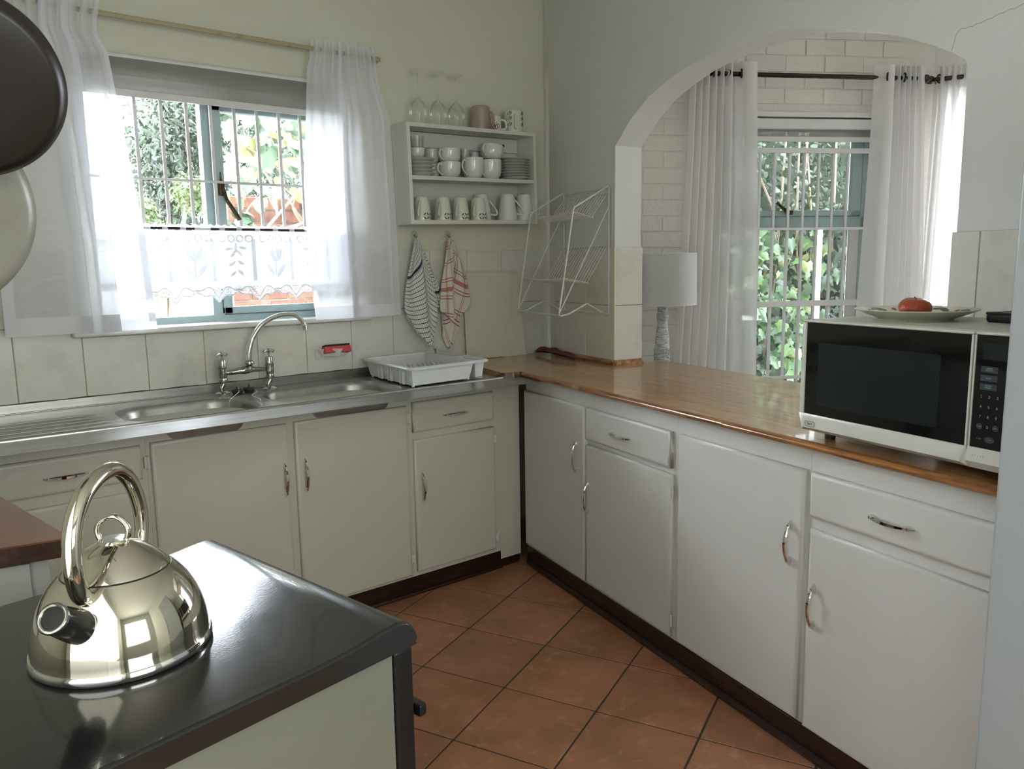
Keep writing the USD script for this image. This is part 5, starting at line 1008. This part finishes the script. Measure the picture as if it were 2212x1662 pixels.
# ---------------------------------------------------------------- garden outside
gd = structure('ground'); obj('paving', prism(sg.box(-12, .34, 12, 16), .1, lambda v: np.c_[v[:, 0], v[:, 1], -.35+v[:, 2]]), 'paving', gd); obj('paving', prism(sg.box(2.4, -8, 12, .34), .1, lambda v: np.c_[v[:, 0], v[:, 1], -.35+v[:, 2]]), 'paving', gd)
bw = thing('garden_wall', 'old red brick garden wall close outside the sink window', 'wall', FL, (-.3, 1.6, -.25), kind=None)
BX0, BX1, BY = -1.10, .75, 1.5
obj('mortar', box(BX0+.004, BX1, BY+.006, BY+.2, -.25, 1.80), 'garden_mortar', bw)
for j in range(27):
    z0 = -.25+j*.0765
    for i in range(9):
        x0 = BX0+i*.228-(j % 2)*.114; x1 = min(x0+.218, BX1); x0 = max(x0, BX0)
        if x1-x0 < .03 or z0 > 1.76 or z0 < .75: continue
        d = .008*rng.random(); obj('brick', moved(box(x0, x1, BY-d, BY+.05, z0, z0+.066, .006), (0, 0, 0)), 'garden_brick', bw, smooth=False)
gw = thing('boundary_wall', 'bright white painted garden wall beyond the gate', 'wall', FL, (-2, 3.6, -.25)); obj('render', box(-7, -.0, 3.6, 3.8, -.25, 1.62, .01), 'garden_white', gw); obj('coping', box(-7.05, .05, 3.55, 3.85, 1.62, 1.68, .01), 'garden_white', gw)
gt = thing('garden_gate', 'grey barred gate in front of the white garden wall', 'gate', FL, (-1.2, 2.6, -.25))
for k in range(18): x = -1.95+k*.0735; obj('bar', box(x-.008, x+.008, 2.592, 2.608, -.2, 1.34, .002), 'gate_grey', gt)
for z in (-.1, 1.33): obj('rail', box(-1.97, -.68, 2.585, 2.615, z-.014, z+.014, .003), 'gate_grey', gt)
for x in (-1.98, -.67): obj('post', box(x-.022, x+.022, 2.575, 2.625, -.25, 1.40, .003), 'gate_grey', gt)

def leaf_shape(kind):
    if kind == 'ivy': o = [(0, 0), (.30, -.16), (.52, .02), (.44, .22), (.62, .46), (.34, .52), (.22, .70), (0, 1.05)]
    elif kind == 'heart': o = [(0, 0), (.26, -.14), (.46, .06), (.48, .34), (.36, .62), (.16, .86), (0, 1.0)]
    else: o = [(0, 0), (.15, .15), (.21, .42), (.16, .72), (0, 1.0)]
    R = [(x, y) for x, y in o]; Lf = [(-x, y) for x, y in o[1:-1]][::-1]
    mid = [(0, .0), (0, .35), (0, .7)]
    pts = [(x, y, -.22*abs(x)-.10*y*y) for x, y in R] + [(x, y, -.22*abs(x)-.10*y*y) for x, y in Lf] + [(0, .42, .03)]
    n = len(pts)-1; f = [(i, (i+1) % n, n) for i in range(n)]; return np.array(pts), np.array(f)
SHAPES = {k: leaf_shape(k) for k in ('ivy', 'heart', 'slim')}
def put_leaf(kind, c, size, facing, spread, r=rng, droop=.5):
    v, f = SHAPES[kind]; d = np.array(facing, float)+r.normal(0, spread, 3)+np.array([0, 0, .35]); d /= np.linalg.norm(d)
    dn = np.array([r.normal(0, .6), r.normal(0, .3), -1.0]) if r.random() < droop else r.normal(0, 1, 3); y = dn-d*(dn@d); y /= np.linalg.norm(y)+1e-9; x = np.cross(y, d)
    v = v.copy(); v[:, 0] *= r.uniform(.8, 1.1); v[:, 2] *= r.uniform(.3, 1.6); return (v[:, :1]*x+v[:, 1:2]*y+v[:, 2:]*d)*size+np.array(c), f
def plant(name, label, F, at, leaves, stems, nparts, pick, mass='ivy_mass', back=None, cat='plant'):
    """the leaves that show largest are parts, the others one piece of foliage"""
    t = thing(name, label, cat, F, at)
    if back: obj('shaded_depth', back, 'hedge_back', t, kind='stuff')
    if stems: obj('stem', join(*stems), 'bark_pale' if 'creeper' in name else 'bark', t)
    order = sorted(range(len(leaves)), key=lambda i: pick(leaves[i][0]))
    for i in order[:nparts]: obj('leaf', leaves[i][1], leaves[i][2], t, smooth=True)
    rest = [leaves[i][1] for i in order[nparts:]]
    if rest: obj('foliage', join(*rest), mass, t, kind='stuff', smooth=True)
    return t
# ivy hedge outside the nook window (frame FN, y outwards)
r2 = np.random.default_rng(5); lvs = []
for k in range(2400):
    x, z = r2.uniform(-.7, 1.55), r2.uniform(.25, 1.72); dep = r2.uniform(0, .32)
    y = .92+dep+.10*math.sin(x*5+z*3); s = r2.uniform(.045, .105); mat = r2.choice(['ivy_leaf', 'ivy_dark', 'ivy_dark', 'ivy_leaf', 'ivy_pale'], p=[.34, .26, .16, .16, .08])
    lvs.append(((x, y, z), put_leaf('ivy', (x, y, z), s, (0, -1, 0), .42, r2, .8), mat))
for k in range(5200):
    x, z = r2.uniform(-.8, 1.7), r2.uniform(1.60, 3.1); y = 1.05+r2.uniform(0, .55)+.12*math.sin(x*6+z*4); s = r2.uniform(.028, .06)
    lvs.append(((x, y, z), put_leaf('slim' if r2.random() < .6 else 'heart', (x, y, z), s, (0, -1, .2), .8, r2, .4), r2.choice(['ivy_leaf', 'ivy_dark', 'ivy_pale'], p=[.4, .45, .15])))
stems = [tube(bez([(x, 1.12+.1*r2.random(), .2), (x+r2.normal(0, .06), 1.1, .9), (x+r2.normal(0, .1), 1.12, 1.6), (x+r2.normal(0, .16), 1.2, 2.6)], 5), .008, 6) for x in np.linspace(-.5, 1.4, 14)]
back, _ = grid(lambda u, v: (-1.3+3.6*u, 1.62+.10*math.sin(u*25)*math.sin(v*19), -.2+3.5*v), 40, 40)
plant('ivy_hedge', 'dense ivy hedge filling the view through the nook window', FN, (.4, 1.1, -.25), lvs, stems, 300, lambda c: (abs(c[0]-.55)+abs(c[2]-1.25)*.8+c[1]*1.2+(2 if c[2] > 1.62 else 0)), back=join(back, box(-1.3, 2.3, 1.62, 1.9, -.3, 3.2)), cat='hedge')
gr = thing('garden_rail', 'white painted rail half hidden in the ivy hedge', 'rail', FN, (.5, .86, 1.6)); obj('slat', box(-.2, .68, .85, .868, 1.672, 1.705, .003), 'garden_white', gr); obj('slat', box(.12, .28, .84, .858, .985, 1.015, .003), 'garden_white', gr)
for x in (-.22, .70): obj('post', box(x-.02, x+.02, .868, .905, -.25, 1.72, .003), 'garden_white', gr)
# creeper spilling over the brick wall
r3 = np.random.default_rng(9); lvs = []
for k in range(900):
    x = r3.uniform(-1.22, .35); top = 2.62-.10*abs(x+.5); bot = 1.52+.18*math.sin(x*7)+.16*r3.random()+(.25 if -1.0 < x < -.75 else 0)
    z = r3.uniform(bot, top); y = 1.40-r3.random()*.30*(1 if z > 1.75 else .4)
    if x < -.95 and z < 1.75 and r3.random() < .5: continue
    s = r3.uniform(.05, .10); yl = r3.random() < (.55 if x < -.72 and z > 1.72 else .16)
    lvs.append(((x, y, z), put_leaf('heart', (x, y, z), s, (-.1, -1, .3), .5, r3, .75), 'creeper_yellow' if yl else 'creeper_leaf'))
stems = []
for k in range(34):
    x, z = r3.uniform(-1.1, .25), r3.uniform(1.55, 2.2); a = r3.uniform(-.9, .9); L_ = r3.uniform(.25, .6)
    stems.append(tube(bez([(x, 1.42, z), (x+L_*.4*math.sin(a), 1.36, z+L_*.3), (x+L_*.7*math.sin(a)+.05, 1.33, z+L_*.55), (x+L_*math.sin(a), 1.36, z+L_*.9)], 5), np.linspace(.007, .003, 16), 6))
for p in ([(-.95, 1.30, 1.62), (-.74, 1.26, 1.86), (-.60, 1.24, 2.08), (-.40, 1.3, 2.2)], [(-1.08, 1.34, 2.10), (-.98, 1.30, 1.98), (-.90, 1.3, 1.84), (-.86, 1.36, 1.7)], [(-.9, 1.3, 1.60), (-.72, 1.28, 1.66), (-.55, 1.28, 1.80), (-.42, 1.32, 1.84)]): stems.append(tube(bez(p, 6), .0085, 7))
plant('wall_creeper', 'pale variegated creeper with bare stems growing over the brick wall', FL, (-.45, 1.35, 1.5), lvs, stems, 300, lambda c: abs(c[0]+.85)+abs(c[2]-1.95)*.7+c[1]*.8, mass='ivy_mass', cat='creeper')
# trees behind
def tree(name, label, at, blobs, n, s, mass, seed, h):
    r4 = np.random.default_rng(seed); t = thing(name, label, 'tree', FL, at); B = np.array(blobs); w = B[:, 3]**2; w /= w.sum(); ls = []
    for k in range(n):
        b = B[r4.choice(len(B), p=w)]; d = r4.normal(0, 1, 3); d /= np.linalg.norm(d); rr = b[3]*r4.uniform(.35, 1.05); ls.append(put_leaf('slim', b[:3]+d*rr*np.array([1, .8, 1]), s*r4.uniform(.7, 1.3), d, .7, r4, .4))
    obj('crown', join(*ls), mass, t, kind='stuff', smooth=True); br_ = [tube(bez([(at[0], at[1], -.25), (at[0]+.1, at[1], h*.4), (at[0], at[1]+.1, h)], 5), np.linspace(.09, .05, 11), 8)]
    for b in blobs: br_.append(tube(bez([(at[0], at[1]+.05, h*.8), ((at[0]+b[0])/2, (at[1]+b[1])/2, (h+b[2])/2), b[:3]], 4), np.linspace(.04, .012, 9), 6))
    obj('trunk', join(*br_), 'bark', t)
tree('leafy_tree', 'dense green tree behind the white garden wall', (-.55, 4.6, -.25), [(-.62, 4.4, 2.45, .42), (-.30, 4.6, 2.85, .5), (-.42, 4.4, 1.95, .36), (-.72, 4.5, 2.05, .30), (-.05, 4.8, 2.4, .55), (.2, 4.9, 3.2, .55), (-.35, 4.9, 3.5, .5), (.55, 5.0, 2.3, .55)], 12000, .062, 'tree_mass', 21, 1.6)
tree('bright_shrub', 'bright yellow-green shrub in front of the white garden wall', (-1.02, 3.3, -.25), [(-1.02, 3.3, 1.62, .16), (-1.12, 3.3, 1.82, .14), (-.98, 3.3, 1.35, .14), (-.75, 3.3, 1.98, .16)], 1500, .045, 'tree_bright', 22, .9)
tree('dark_tree', 'dark green tree rising behind the brick wall', (.7, 3.2, -.25), [(.5, 3.2, 2.3, .55), (.1, 3.3, 2.6, .5), (.9, 3.3, 2.7, .6), (.3, 3.4, 3.2, .55), (1.0, 3.4, 3.4, .6), (-.15, 3.2, 2.9, .35)], 9000, .06, 'tree_mass', 23, 1.7)
